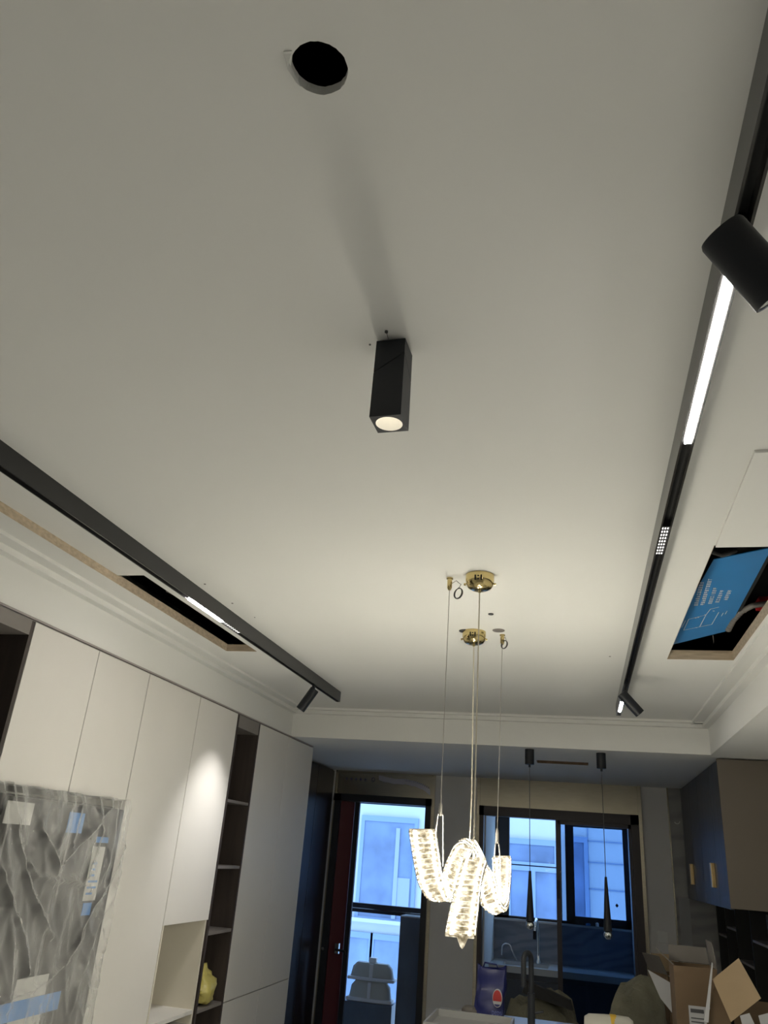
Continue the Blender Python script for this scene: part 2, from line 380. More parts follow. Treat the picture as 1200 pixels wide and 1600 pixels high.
# balcony window behind that door (window_1)
YO = 11.9
w1 = bpy.data.objects.new('window_1', None); col.objects.link(w1); w1.location = (-2.7, YO, FLOOR); tag(w1, kind='structure')
m_ = MB().box(-3.5, -3.23, YO, YO + 0.08, FLOOR, 2.4).box(-2.165, -1.75, YO, YO + 0.08, FLOOR, 2.4).box(-3.5, -1.75, YO, YO + 0.08, 2.16, 2.4).box(-3.3, -2.1, YO - 0.005, YO + 0.075, 0.72, 0.835)
m_.build('window_frame', 'frame', w1)
MB().box(-3.3, -2.1, YO - 0.02, YO - 0.006, 0.765, 0.775).build('window_rail', 'chrome', w1)
MB().box(-3.23, -2.165, YO + 0.03, YO + 0.04, -0.32, 2.16).build('window_pane', 'glass', w1)
struct('wall_balcony', MB().box(-3.5, -3.4, YW + 0.1, YO, FLOOR, 2.5).box(-1.8, -1.7, YW + 0.1, YO, FLOOR, 2.5), 'greywall')
struct('ceiling', MB().box(-3.5, 0.9, YW + 0.1, YO + 0.1, 2.4, 2.5), 'greywall')
struct('wall_balcony', MB().box(-3.4, -2.46, YO - 0.2, YO + 0.1, FLOOR, -0.33).box(-2.9, -2.895, YO - 0.203, YO - 0.2, FLOOR, -0.33), 'stone')
p = at(626, 1431, y=11.5); q = at(656, 1433, y=11.5)
struct('wall_balcony', MB().box(p.x, q.x + 0.3, 11.5, 11.88, FLOOR, p.z - 0.01), 'stone')
struct('trim_13', MB().box(p.x, q.x + 0.3, 11.5, 11.88, p.z - 0.01, p.z + 0.005), 'counter')

# ------------------------------------------------------------------ sliding door to the kitchen balcony (door_2)
d2 = bpy.data.objects.new('door_2', None); col.objects.link(d2); d2.location = (-0.25, y0, FLOOR); tag(d2, kind='structure')
m_ = MB().box(D2[0] + 0.005, D2[0] + 0.06, y0, YW + 0.1, FLOOR, DT2).box(D2[1] - 0.10, D2[1] - 0.006, y0, YW + 0.1, FLOOR, DT2).box(D2[0], D2[1] - 0.006, y0, YW + 0.1, 2.035, DT2 - 0.002)
m_.build('door_frame', 'purpleframe', d2)
st = at(873, 1400, y=YW).x
m_ = MB().box(st - 0.025, st + 0.03, YW, YW + 0.04, 0.0, 2.035).box(D2[1] - 0.13, D2[1] - 0.09, YW, YW + 0.04, 0.0, 2.035).box(st, D2[1] - 0.1, YW, YW + 0.04, 1.99, 2.035)
sl = m_.build('sliding_leaf', 'purpleframe', d2)
MB().box(st + 0.03, D2[1] - 0.13, YW + 0.015, YW + 0.025, -0.2, 1.99).build('glass_pane', 'tintglass', sl)
MB().box(st - 0.02, st + 0.02, YW - 0.012, YW, 1.36 - 0.2, 1.36).build('pull_handle', 'black', sl)
# kitchen balcony shell
struct('wall_balcony', MB().box(-1.7, -1.15, YW + 0.1, YO, FLOOR, 2.4), 'wall')
struct('wall_balcony', MB().box(0.64, 0.9, YW + 0.1, YO, FLOOR, 2.4), 'wall')
struct('wall_balcony', MB().box(-1.7, 0.9, YO, YO + 0.1, FLOOR, 0.80), 'splash')
w2 = bpy.data.objects.new('window_2', None); col.objects.link(w2); w2.location = (-0.3, YO, 0.8); tag(w2, kind='structure')
m_ = MB().box(-1.15, -0.955, YO, YO + 0.08, 0.8, 2.4).box(-1.15, 0.66, YO, YO + 0.08, 2.10, 2.4).box(-1.15, 0.66, YO, YO + 0.08, 0.80, 0.855).box(0.60, 0.9, YO, YO + 0.08, 0.8, 2.4).box(-0.27, -0.245, YO, YO + 0.08, 0.8, 2.4).box(-0.19, -0.10, YO, YO + 0.08, 0.8, 2.4)
m_.build('window_frame', 'frame', w2)
m_ = MB().box(-0.14, -0.075, YO - 0.05, YO + 0.0, 0.85, 2.12).box(0.575, 0.64, YO - 0.05, YO + 0.0, 0.85, 2.12).box(-0.13, 0.62, YO - 0.05, YO + 0.0, 2.03, 2.12).box(-0.13, 0.62, YO - 0.05, YO + 0.0, 0.85, 0.925)
sh = m_.build('casement_sash', 'frame', w2)
MB().box(-0.075, 0.575, YO - 0.03, YO - 0.02, 0.925, 2.03).build('window_pane', 'glass', sh)
MB().box(-0.955, -0.27, YO + 0.03, YO + 0.04, 0.855, 2.10).build('window_pane', 'glass', w2)
dm = at(964, 1415, y=YO - 0.035)
MB().slab([(dm.x - .022, YO - 0.034, dm.z), (dm.x, YO - 0.034, dm.z - .026), (dm.x + .022, YO - 0.034, dm.z), (dm.x, YO - 0.034, dm.z + .026)], (0, 0.003, 0)).build('diamond_sticker', 'frame', sh)
MB().box(-1.15, 0.64, YO - 0.08, YO, 0.80, 0.825).build('window_sill', 'counter', w2)
# switch on the wall pier
pr = bpy.data.objects.new
s_ = at(1036, 1464, y=YW)
tag(MB().box(s_.x - 0.055, s_.x + 0.055, YW - 0.012, YW, s_.z - 0.06, s_.z + 0.06).build('light_switch', 'white', bevel=0.004), 'square white switch plate on the grey wall right of the sliding door', 'switch')

# ------------------------------------------------------------------ neighbouring building seen through the glass
nb = thing('apartment_building', (-2, 16.0, FLOOR), 'pale apartment building facade outside the kitchen windows', 'building')
MB().box(-8, 5, 16.0, 16.3, -4, 7).build('wall', 'facade', nb)
m_ = MB()
for z in (2.6, 1.98, 1.62, 1.18, 0.55, -0.1): m_.box(0.0, 3.2, 15.985, 16.0, z, z + 0.018)
for x in (0.15, 0.9): m_.box(x, x + 0.015, 15.985, 16.0, -1, 3)
m_.build('panel_joints', 'facadedark', nb)
def nwin(x0, x1, z0, z1, nv):
    f = MB().box(x0 - .07, x1 + .07, 15.95, 16.0, z1, z1 + .10).box(x0 - .07, x1 + .07, 15.95, 16.0, z0 - .07, z0).box(x0 - .07, x0, 15.95, 16.0, z0, z1).box(x1, x1 + .07, 15.95, 16.0, z0, z1)
    for k in range(1, nv): xx = x0 + (x1 - x0) * k / nv; f.box(xx - .035, xx + .035, 15.95, 16.0, z0, z1)
    w = f.build('window', 'facadedark', nb)
    MB().box(x0, x1, 15.97, 15.99, z0, z1).build('pane', 'facadeglass', w)
zt_, zb_ = at(600, 1284, y=16).z, at(600, 1425, y=16).z
nwin(at(570, 1300, y=16).x, at(648, 1300, y=16).x, zb_ - .1, zt_, 1)
MB().box(at(620, 1300, y=16).x, at(626, 1300, y=16).x, 15.94, 15.97, zb_ - .1, zt_ - .1).box(at(626, 1300, y=16).x, at(645, 1300, y=16).x, 15.955, 15.969, zb_, at(630, 1372, y=16).z).build('shutter', 'facademid', nb)
z2_ = at(590, 1468, y=16).z
nwin(at(540, 1500, y=16).x - .5, at(575, 1500, y=16).x, z2_ - 2.5, z2_, 1); nwin(at(583, 1500, y=16).x, at(625, 1500, y=16).x + .4, z2_ - 2.5, z2_, 1)
MB().box(-5, -2.2, 15.85, 16.0, at(600, 1440, y=16).z - .03, at(600, 1440, y=16).z + .03).build('ledge', 'facade', nb)
nwin(-1.45, -0.45, 1.55, 1.85, 1); nwin(-1.25, -0.42, 0.2, 1.40, 2); nwin(-0.16, 0.08, 0.3, 1.95, 1)  # last narrow window is added: shade behind the sash put in as dark glass

# ------------------------------------------------------------------ kitchen balcony sink run
cb = thing('sink_cabinet', (-0.3, 11.6, FLOOR), 'navy sink base cabinet beyond the sliding door', 'cabinet')
m_ = MB().box(-1.13, 0.62, 11.28, 11.88, FLOOR, 0.26)
m_.build('carcass', 'navybase', cb)
for x0, x1 in ((-1.12, -0.26), (-0.25, 0.61)): MB().box(x0, x1, 11.255, 11.278, FLOOR + 0.1, 0.19).build('door', 'navybase', cb)
ct = thing('worktop', (-0.3, 11.6, 0.262), 'pale worktop with sunk basin under the kitchen window', 'worktop')
MB().box(-1.14, -0.98, 11.2, 11.9, 0.262, 0.335).box(-0.42, 0.63, 11.2, 11.9, 0.262, 0.335).box(-0.98, -0.42, 11.2, 11.32, 0.262, 0.335).box(-0.98, -0.42, 11.75, 11.9, 0.262, 0.335).build('slab', 'counter', ct)
MB().box(-0.98, -0.42, 11.32, 11.75, 0.262, 0.275).build('basin', 'chrome', ct)
fx = at(792, 1477, y=11.8)
pts = []
bx = at(812, 1500, y=11.8).x
for i in range(17):
    a = math.pi * i / 16
    pts.append((fx.x + 0.06 * math.cos(a), 11.8, fx.z - 0.03 + 0.05 * math.sin(a)))
tag(MB().tube([(fx.x + 0.13, 11.8, 0.337)] + pts + [(fx.x - 0.065, 11.8, fx.z - 0.12)], 0.012, 10).build('kitchen_tap', 'chrome', smooth=True), 'chrome bent spout tap at the sink under the kitchen window', 'tap')
kx = at(838, 1437, y=11.7)
tf = thing('pull_out_tap', (kx.x, 11.75, 0.337), 'tall chrome pull-out tap standing in front of the marble backsplash', 'tap')
MB().tube([(kx.x + .02, 11.76, 0.337), (kx.x + .02, 11.76, 0.72), (kx.x + 0.01, 11.74, 0.82), (kx.x, 11.70, 0.85), (kx.x - 0.01, 11.66, 0.82), (kx.x - .02, 11.65, 0.70)], 0.018, 12).build('spout', 'chrome', tf, smooth=True)
MB().lathe((kx.x + .02, 11.76, 0.337), [(0, 0), (.035, 0), (.035, .03), (.024, .05), (.024, .11), (0, .11)]).build('tap_base', 'chrome', tf, smooth=True)
MB().lathe((kx.x - .02, 11.65, 0.62), [(0, 0), (.022, 0), (.02, .1), (0, .1)]).build('spray_head', 'black', tf, smooth=True)
# small items on the sill behind the tinted pane
for px, w_, h_, c_, nm in ((919, .05, .03, 'bluetape', 'tape_roll'), (933, .035, .045, 'white', 'plastic_bottle')):
    p = at(px, 1441, y=YO - 0.05)
    tag(MB().lathe((p.x, YO - 0.05, 0.827), [(0, 0), (w_ * .6, 0), (w_ * .62, h_ * .8), (w_ * .3, h_), (0, h_)], n=16).build(nm, c_, smooth=True),
        'blue roll of tape on the sill behind the tinted pane' if nm == 'tape_roll' else 'small white bottle on the sill behind the tinted pane', 'tape' if nm == 'tape_roll' else 'bottle')
# stacked tubs on the parapet outside door_1
def tub(cx, cy, z0, w0, w1, h, lab, knob=False):
    t = thing('plastic_tub', (cx, cy, z0), lab, 'tub', 'grey tubs on the balcony parapet')
    def ring(w, d, z, n=24): return [(cx + w * math.copysign(abs(math.cos(2 * math.pi * k / n)) ** .5, math.cos(2 * math.pi * k / n)), cy + d * math.copysign(abs(math.sin(2 * math.pi * k / n)) ** .5, math.sin(2 * math.pi * k / n)), z) for k in range(n)]
    m_ = MB(); rs = [[m_.bm.verts.new(p) for p in ring(a_, a_ * .33, z_)] for a_, z_ in ((w0, z0), (w0 * .99, z0 + h * .2), (w1 * 1.0, z0 + h * .75), (w1 * .8, z0 + h))]
    for a_, b_ in zip(rs, rs[1:]):
        for k in range(24): m_.bm.faces.new((a_[k], a_[(k + 1) % 24], b_[(k + 1) % 24], b_[k]))
    m_.bm.faces.new(rs[0][::-1]); m_.bm.faces.new(rs[-1])
    m_.build('tub_body', 'tubdark', t, smooth=True)
    m_ = MB().box(cx - w0 * 1.08, cx + w0 * 1.08, cy - w0 * .36, cy + w0 * .36, z0 + 0.004, z0 + h * .2)
    m_.build('rim', 'tub', t, bevel=0.01)
    MB().box(cx - w0 * .08, cx + w0 * .08, cy - w0 * .365, cy - w0 * .28, z0 + h * .18, z0 + h * .97).build('rib', 'tub', t, bevel=0.004)
    if knob: MB().box(cx - .05, cx + .05, cy - .05, cy + .05, z0 + h * 1.0, z0 + h * 1.3).build('knob', 'white', t, bevel=0.01)
pc_ = at(580, 1555, y=YO - 0.18)
tub(pc_.x - 0.03, YO - 0.10, -0.325, 0.29, 0.265, 0.24, 'lower of the two upturned grey plastic tubs on the balcony parapet')
tub(pc_.x - 0.02, YO - 0.10, -0.080, 0.30, 0.27, 0.21, 'upper grey plastic tub with white knob, stacked on the balcony parapet', True)

# ------------------------------------------------------------------ left cabinet run
TOP = 2.465
XB = -3.38
struct('trim_14', MB().box(XC - 0.03, XC - 0.001, 2.2, 8.09, 2.474, 2.484), 'taupe')
struct('trim_15', MB().box(XC - 0.10, XC - 0.02, 2.2, 8.09, TOP + 0.001, 2.4725), 'gap')
def door_board(name, y0_, y1_, z0_, z1_, parent, m='cab', x=XC): return MB().box(x - 0.02, x, y0_ + 0.003, y1_ - 0.003, z0_, z1_).build(name, m, parent, bevel=0.0015)
# dark open shelf cabinet at the frame's left edge
c = thing('open_shelf_cabinet', (-3.05, 2.9, FLOOR), 'dark brown open cabinet at the far left beside the white doors', 'cabinet')
MB().box(XB, XC, 3.345, 3.37, FLOOR, TOP).box(XB, XC, 2.25, 2.275, FLOOR, TOP).box(XB, XB + 0.02, 2.275, 3.345, FLOOR, TOP).build('carcass', 'brown', c)
MB().box(XB + .02, XC, 2.275, 3.345, TOP - 0.075, TOP).build('top_rail', 'shelfgrey', c)
for z in (1.0, 0.2): MB().box(XB + .02, XC - .02, 2.275, 3.345, z, z + 0.02).build('shelf', 'shelfgrey', c)
# fridge housing with two doors above
c = thing('wall_cabinet', (-3.05, 3.97, 1.68), 'white two-door cabinet above the film-wrapped refrigerator', 'cabinet')
MB().box(XB, XC - 0.022, 3.372, 4.575, 1.68, TOP).build('carcass', 'cab', c)
door_board('door', 3.372, 3.975, 1.68, TOP, c); door_board('door', 3.975, 4.577, 1.68, TOP, c)
# tall single panel
c = thing('tall_cabinet', (-3.05, 4.96, FLOOR), 'tall white cabinet with one full-height door right of the refrigerator', 'cabinet')
MB().box(XB, XC - 0.022, 4.579, 5.343, FLOOR, TOP).build('carcass', 'cab', c)
door_board('door', 4.579, 5.345, FLOOR, TOP, c)
# door over niche
c = thing('niche_cabinet', (-3.05, 5.7, FLOOR), 'white cabinet with a spotlit upper door over an open cream niche', 'cabinet')
MB().box(XB, XC - 0.022, 5.348, 6.03, 0.955, TOP).build('upper_carcass', 'cab', c)
door_board('door', 5.348, 6.06, 0.953, TOP, c)
MB().box(XB, XB + 0.02, 5.348, 6.03, FLOOR, 0.955).box(XB, XC, 5.348, 5.366, FLOOR, 0.953).box(XB, XC, 6.012, 6.03, FLOOR, 0.953).build('niche_lining', 'cream', c)
MB().box(XB + .02, XC + 0.0, 5.366, 6.012, 0.36, 0.385).build('shelf', 'cab', c)
MB().box(XB + .02, XC - 0.022, 5.366, 6.012, FLOOR, 0.30).build('lower_carcass', 'cab', c)
# dark shelf column
c = thing('open_shelf_column', (-3.05, 6.3, FLOOR), 'narrow dark brown open shelf column between the white cabinets', 'shelf')
MB().box(XB, XC, 6.064, 6.094, FLOOR, TOP).box(XB, XC, 6.535, 6.56, FLOOR, TOP).box(XB, XB + 0.02, 6.094, 6.535, FLOOR, TOP).build('carcass', 'brown', c)
MB().box(XB + .02, XC, 6.094, 6.535, TOP - 0.10, TOP).build('top_rail', 'shelfgrey', c)
for z in (1.785, 1.30, 0.845, 0.345): MB().box(XB + .02, XC - 0.005, 6.094, 6.535, z, z + 0.022).build('shelf', 'shelfgrey', c)
c_ = at(327, 1483, x=-2.95)
MB().box(XB + .02, XB + .03, 6.30, 6.38, 0.66, 0.74).build('socket_plate', 'white', c)
# yellow plastic bag on the lowest visible shelf
m_ = MB(); bmesh.ops.create_icosphere(m_.bm, subdivisions=4, radius=1)
for v in m_.bm.verts:
    n_ = noise.noise(v.co * 2.4) * .35 + (.5 - abs(noise.noise(v.co * 5))) * .35
    k_ = 1 - 0.45 * max(0, v.co.z)
    v.co = Vector((v.co.x * .13 * k_ * (1 + n_), v.co.y * .17 * k_ * (1 + n_), (v.co.z if v.co.z > -.55 else -.55) * .17 * (1 + n_ * .5)))
zmin = min(v.co.z for v in m_.bm.verts)
for v in m_.bm.verts: v.co += Vector((-2.86, 6.32, 0.3675 - zmin))
tag(m_.build('plastic_bag', 'yellowbag', smooth=True), 'crumpled pale yellow plastic bag on the dark shelf column', 'bag')
# two-door tall cabinet with lower doors
c = thing('tall_wardrobe_cabinet', (-3.05, 7.3, FLOOR), 'tall white four-door cabinet between the dark shelves and the kitchen', 'cabinet')
MB().box(XB, XC - 0.022, 6.562, 8.075, FLOOR, TOP).build('carcass', 'cab', c)
for a, b in ((6.562, 7.318), (7.318, 8.075)):
    door_board('door', a, b, 0.358, TOP, c); door_board('door', a, b, FLOOR, 0.350, c)
MB().box(XB, XC, 8.076, 8.09, FLOOR, TOP).build('side_panel', 'cab', c)
# dark glossy panels beyond
c = thing('dark_tall_cabinet', (-3.3, 9.3, FLOOR), 'dark glossy full-height cabinet beside the balcony door', 'cabinet')
MB().box(-3.38, -3.172, 8.12, 10.40, FLOOR, LZ - 0.012).build('carcass', 'dglossy', c)
for a, b in ((8.12, 9.0), (9.0, 9.7), (9.7, 10.40)): MB().box(-3.171, -3.15, a + .004, b - .004, FLOOR, LZ - 0.025).build('door', 'dglossy', c, bevel=0.003)
struct('wall_left', MB().box(-3.39, -3.165, 10.405, YW, FLOOR, LZ), 'greywall')

# ------------------------------------------------------------------ refrigerator and its film
fr = thing('refrigerator', (-2.9, 3.9, FLOOR), 'large dark grey refrigerator in the cabinet niche, under plastic film', 'refrigerator')
FX, FY0, FY1, FZ = -2.60, 3.40, 4.41, 1.635
MB().box(-3.3, FX - 0.06, FY0, FY1, FLOOR + 0.02, FZ).build('body', 'fridge', fr, bevel=0.01)
for a, b in ((FY0, 3.898), (3.904, FY1)): MB().box(FX - 0.055, FX, a, b, FLOOR + 0.06, FZ - 0.01).build('door', 'fridge', fr, bevel=0.012)
m_ = MB().box(FX + .001, FX + .004, 4.15, 4.27, 1.15, 1.42)
eb = m_.build('energy_label', 'paper', fr)
m_ = MB()
for k in range(6): m_.box(FX + .0045, FX + .006, 4.165, 4.165 + random.uniform(.04, .09), 1.18 + k * .03, 1.19 + k * .03)
m_.build('printed_bars', 'bluetape', eb)
MB().box(FX + .001, FX + .004, 3.74, 3.99, 0.40, 0.83).build('paper_sheet', 'paper', fr)
MB().box(FX + .001, FX + .004, 3.36, 3.56, 1.50, 1.60).build('foam_corner', 'paper', fr)
for (a, b, z0_, z1_) in ((3.86, 4.0, 1.48, 1.58), (4.16, 4.28, 1.44, 1.47), (3.3, 4.12, 0.66, 0.74), (4.16, 4.24, 1.08, 1.14)):
    MB().box(FX + .005, FX + .008, a, b, z0_, z1_).build('tape_strip', 'bluetape', fr)
# film: a draped sheet, folds hanging from the corners
m_ = MB(); NY, NZ = 190, 200
RID = [((70, 230), (110, 500), (170, 780), (235, 940), (300, 1080)), ((440, 260), (385, 400), (330, 540)), ((490, 300), (430, 540)), ((650, 300), (560, 430), (480, 520), (360, 640)),
       ((690, 280), (670, 450), (640, 620), (550, 850)), ((745, 540), (650, 760), (560, 900), (480, 1080), (390, 1240), (200, 1380), (0, 1470)), ((250, 480), (300, 560), (340, 690)),
       ((720, 700), (660, 860), (600, 1000), (500, 1260), (420, 1500)), ((130, 580), (220, 720), (320, 750), (420, 740), (540, 800)), ((590, 300), (600, 480), (540, 640), (520, 720)),
       ((0, 240), (40, 600), (60, 1000), (50, 1500)), ((690, 900), (600, 1250), (540, 1600)), ((0, 700), (60, 900), (140, 1100), (160, 1300))]
SEG = []
for i_, rl_ in enumerate(RID):
    pp = [at(a / 3.81, 1180 + b / 3.81, x=FX + .06) for a, b in rl_]
    SEG += [(p_.y, p_.z, q_.y, q_.z, (.030, .018, .024)[i_ % 3], (.016, .022, .013)[i_ % 3]) for p_, q_ in zip(pp, pp[1:])]
def ridge(y, z):
    best = 0.0
    for ay, az, by, bz_, h, w in SEG:
        dy, dz = by - ay, bz_ - az; t = max(0, min(1, ((y - ay) * dy + (z - az) * dz) / (dy * dy + dz * dz)))
        d2 = (y - ay - t * dy) ** 2 + (z - az - t * dz) ** 2
        if d2 < .01: best = max(best, h * math.exp(-d2 / (w * w)))
    return best
def film_pt(u, v):
    y = 2.95 + u * (4.44 - 2.95); z = 1.685 - v * 1.9
    sag = 0.0
    # swags between the top corners
    for (c0, wd, am) in ((3.72, .34, .030), (4.22, .20, .022), (3.30, .22, .028)):
        r_ = (y - c0) / wd
        sag += .35 * am * math.sin(14 * (v * .9 + .55 * r_ * r_)) * math.exp(-r_ * r_) * math.exp(-v * 1.3)
    fold = 0.003 * math.sin(y * 34 + 9 * v * (y - 3.7) + 3 * noise.noise(Vector((y * 2, z * 1.2, 0)))) * min(1, v * 3)
    crumple = 0.030 * noise.noise(Vector((y * 4, z * 2.5, 3))) + 0.022 * (1 - abs(noise.noise(Vector((y * 9 + z * 3, z * 3, 7)))) * 2) ** 3 + 0.006 * noise.noise(Vector((y * 30, z * 22, 7)))
    crumple *= .45
    crumple += ridge(y + .008 * noise.noise(Vector((y * 12, z * 12, 0))), z)
    crumple *= min(1, (1 - u) / .06)
    fold *= min(1, (1 - u) / .06)
    pull = 1 - 0.28 * v * max(0, u - .6)
    x = FX + 0.050 + sag + fold + crumple + 0.02 * v
    y = 2.95 + (y - 2.95) * (1 - 0.03 * v * u)
    if v < .03: x -= (0.03 - v) * 3.5 + 0.0; z = 1.672 + 0.012 * noise.noise(Vector((y * 9, 0, 1)))
    if u > .97: x -= (u - .97) * 5
    return Vector((x, y, z))
vg = [[m_.bm.verts.new(film_pt(i / NY, j / NZ)) for i in range(NY + 1)] for j in range(NZ + 1)]
for j in range(NZ):
    for i in range(NY): m_.bm.faces.new((vg[j][i], vg[j][i + 1], vg[j + 1][i + 1], vg[j + 1][i]))
tag(m_.build('plastic_film', 'film', smooth=True), 'clear wrinkled plastic film draped over the refrigerator', 'plastic sheet')

# ------------------------------------------------------------------ right side: upper cabinet, black shelving
c = thing('upper_cabinet', (1.5, 9, 1.30), 'dark upper kitchen cabinet with gold handles and taupe end panel', 'cabinet')
MB().box(1.225, XW - 0.005, 7.585, 10.40, 1.30, LZ - 0.012).build('carcass', 'navy', c)
MB().box(1.195, XW - 0.005, 7.56, 7.583, 1.295, LZ - 0.012).build('end_panel', 'endpanel', c)
ds = [7.585, 8.13, 9.0, 9.65, 10.40]
for a, b in zip(ds, ds[1:]): MB().box(1.20, 1.223, a + .003, b - .003, 1.285, LZ - 0.02).build('door', 'navy', c, bevel=0.002)
for y_ in (8.29, 9.78): MB().box(1.165, 1.199, y_ - .045, y_ + .045, 1.435, 1.64).build('handle', 'goldhandle', c, bevel=0.004)
c = thing('black_shelving', (1.62, 9, FLOOR), 'black open shelving with grey shelf edges below the upper cabinet', 'shelf')
m_ = MB().box(XW - 0.03, XW - 0.005, 7.62, 10.3, FLOOR, 1.27)
for y_ in (7.62, 8.35, 9.1, 9.7, 10.27): m_.box(1.47, XW - 0.03, y_, y_ + 0.03, FLOOR, 1.27)
m_.build('carcass', 'channel', c)
for i, (a, b) in enumerate(((7.65, 8.35), (8.38, 9.1), (9.13, 9.7), (9.73, 10.27))):
    for z in ((1.02, 0.55), (0.80, 0.3), (1.05, .5), (0.95, .45))[i]: MB().box(1.475, XW - 0.03, a, b, z, z + 0.02).build('shelf', 'shelfgrey', c)
m_ = MB().box(1.10, 1.22, YW - 0.035, YW - 0.021, 0.75, 1.28)
tag(m_.build('foam_strip', 'label'), 'pale vertical foam strip leaning on the marble wall', 'foam strip')
# small curved hook on the marble
p = at(1058, 1283, y=YW - 0.04)
tag(MB().tube([(p.x + .03 * math.cos(a), YW - 0.03, p.z + .03 * math.sin(a)) for a in [math.radians(200 + 16 * k) for k in range(11)]], 0.004, 8).build('wall_hook', 'white', smooth=True), 'small curved white hook on the marble wall', 'hook')

# ------------------------------------------------------------------ tracks and their lights
def track(name, x0, x1, ya, yb, lab, sidemat):
    t = thing(name, ((x0 + x1) / 2, (ya + yb) / 2, 2.665), lab, 'track light', 'black lighting tracks on the ceiling')
    w_ = 0.006
    MB().box(x0, x0 + w_, ya, yb, 2.665, 2.7499).box(x1 - w_, x1, ya, yb, 2.665, 2.7499).box(x0, x1, ya - .004, ya, 2.665, 2.7499).box(x0, x1, yb, yb + .004, 2.665, 2.7499).build('track_profile', sidemat, t)
    MB().box(x0 + w_, x1 - w_, ya, yb, 2.70, 2.7498).build('track_channel', 'channel', t)
    return t
track('lighting_track', 0.321, 0.360, -0.9, 6.68, 'long black ceiling track on the right with a bright linear light', 'tracklit')
track('lighting_track', -2.009, -1.972, 0.4, 6.47, 'long black ceiling track on the left above the white cabinets', 'trackside')
def linear(x0, x1, ya, yb, lab, group='linear lights in the tracks'):
    t = thing('linear_light', ((x0 + x1) / 2, (ya + yb) / 2, 2.664), lab, 'light', group)
    MB().box(x0, x1, ya, yb, 2.672, 2.699).build('housing', 'channel', t)
    MB().box(x0 + .003, x1 - .003, ya + .004, yb - .004, 2.661, 2.671).build('diffuser', 'led', t)
linear(0.328, 0.353, 1.32, 2.125, 'long bright white linear light in the right track')
linear(0.328, 0.353, 6.12, 6.50, 'short bright linear light at the far end of the right track')
linear(-2.0025, -1.9785, 3.60, 4.03, 'bright linear light in the left track above the ceiling slot')
def grille(x0, x1, ya, yb, ny, lab):
    t = thing('grille_light', ((x0 + x1) / 2, (ya + yb) / 2, 2.664), lab, 'light', 'dotted grille lights in the tracks')
    MB().box(x0, x1, ya, yb, 2.672, 2.699).build('housing', 'channel', t)
    m_ = MB()
    for i in range(ny):
        for k in range(3):
            cy = ya + (yb - ya) * (i + .5) / ny; cx = x0 + (x1 - x0) * (k + .5) / 3; h = (yb - ya) / ny * .22; w_ = (x1 - x0) / 3 * .24
            m_.box(cx - w_, cx + w_, cy - h, cy + h, 2.6706, 2.6716)
    m_.build('lens_grid', 'leddim', t)
grille(0.327, 0.354, 2.765, 3.05, 9, 'dotted grille light in the middle of the right track')
grille(-2.004, -1.977, 4.05, 4.30, 8, 'dotted grille light next to the bright strip in the left track')

def spot(top, aim, length, rad, trackx, lab, energy, color=(1, .97, .93), arm_y=None, size=60):
    """cylindrical head with a hinge arm from the track; 'top' is the centre of the head's upper end"""
    top = Vector(top); d = Vector(aim).normalized(); bot = top + d * length
    t = thing('track_spotlight', (top.x, top.y, top.z), lab, 'spotlight', 'cylindrical spotlights on the tracks')
    MB().lathe(top, [(0, 0), (rad * .93, 0), (rad, .006), (rad, length), (rad * .92, length), (rad * .86, length - .02), (0, length - .02)], d, 40).build('head', 'black', t, smooth=True)
    MB().lathe(top + d * (length - 0.019), [(rad * .84, .016), (rad * .55, .0), (rad * .35, -.0), (0, .0)], d, 32).build('reflector', 'chrome', t, smooth=True)
    MB().lathe(top + d * (length - 0.018), [(0, .0), (rad * .36, .0), (rad * .3, .004), (0, .006)], d, 20).build('lens', 'led', t, smooth=True)
    j = top + d * (length * .12)
    ay = arm_y if arm_y else top.y + .01
    MB().tube([(trackx, ay, 2.70), (trackx, ay, min(2.655, top.z + 0.05)), tuple(j)], 0.013, 12).build('hinge_arm', 'black', t, smooth=True)
    lamp_light('spot_bulb', 'SPOT', bot + d * 0.005, energy, color, t, aim=d, spot_size=math.radians(size), spot_blend=1.0, shadow_soft_size=0.02)
    return t
def head(p0, p1, d0, d1_):            # two pixel points at given camera depths -> world points
    def dp(p, dd):
        d = ROT.transposed() @ Vector((p[0] - 600, p[1] - 800, F)); return CAM + d * (dd / F)
    return dp(p0, d0), dp(p1, d1_)
A_, B_ = head((1126, 362), (1216, 462), 1.30, 1.27)
spot(A_, B_ - A_, (B_ - A_).length, 0.040, 0.342, 'large black cylindrical spotlight at the upper right, nearest the camera', W_NEAR, arm_y=1.27)
A_, B_ = head((971, 1083), (1000, 1115), 5.2, 5.15)
spot(A_, B_ - A_, (B_ - A_).length, 0.034, 0.336, 'black cylindrical spotlight at the far end of the right track', W_FAR)
A_, B_ = head((492, 1077), (480, 1106), 6.03, 5.9)
spot(A_, Vector((-2.71, 5.68, 1.40)) - A_, 0.19, 0.036, -1.99, 'black cylindrical spotlight near the end of the left track', W_SPOT, size=66)

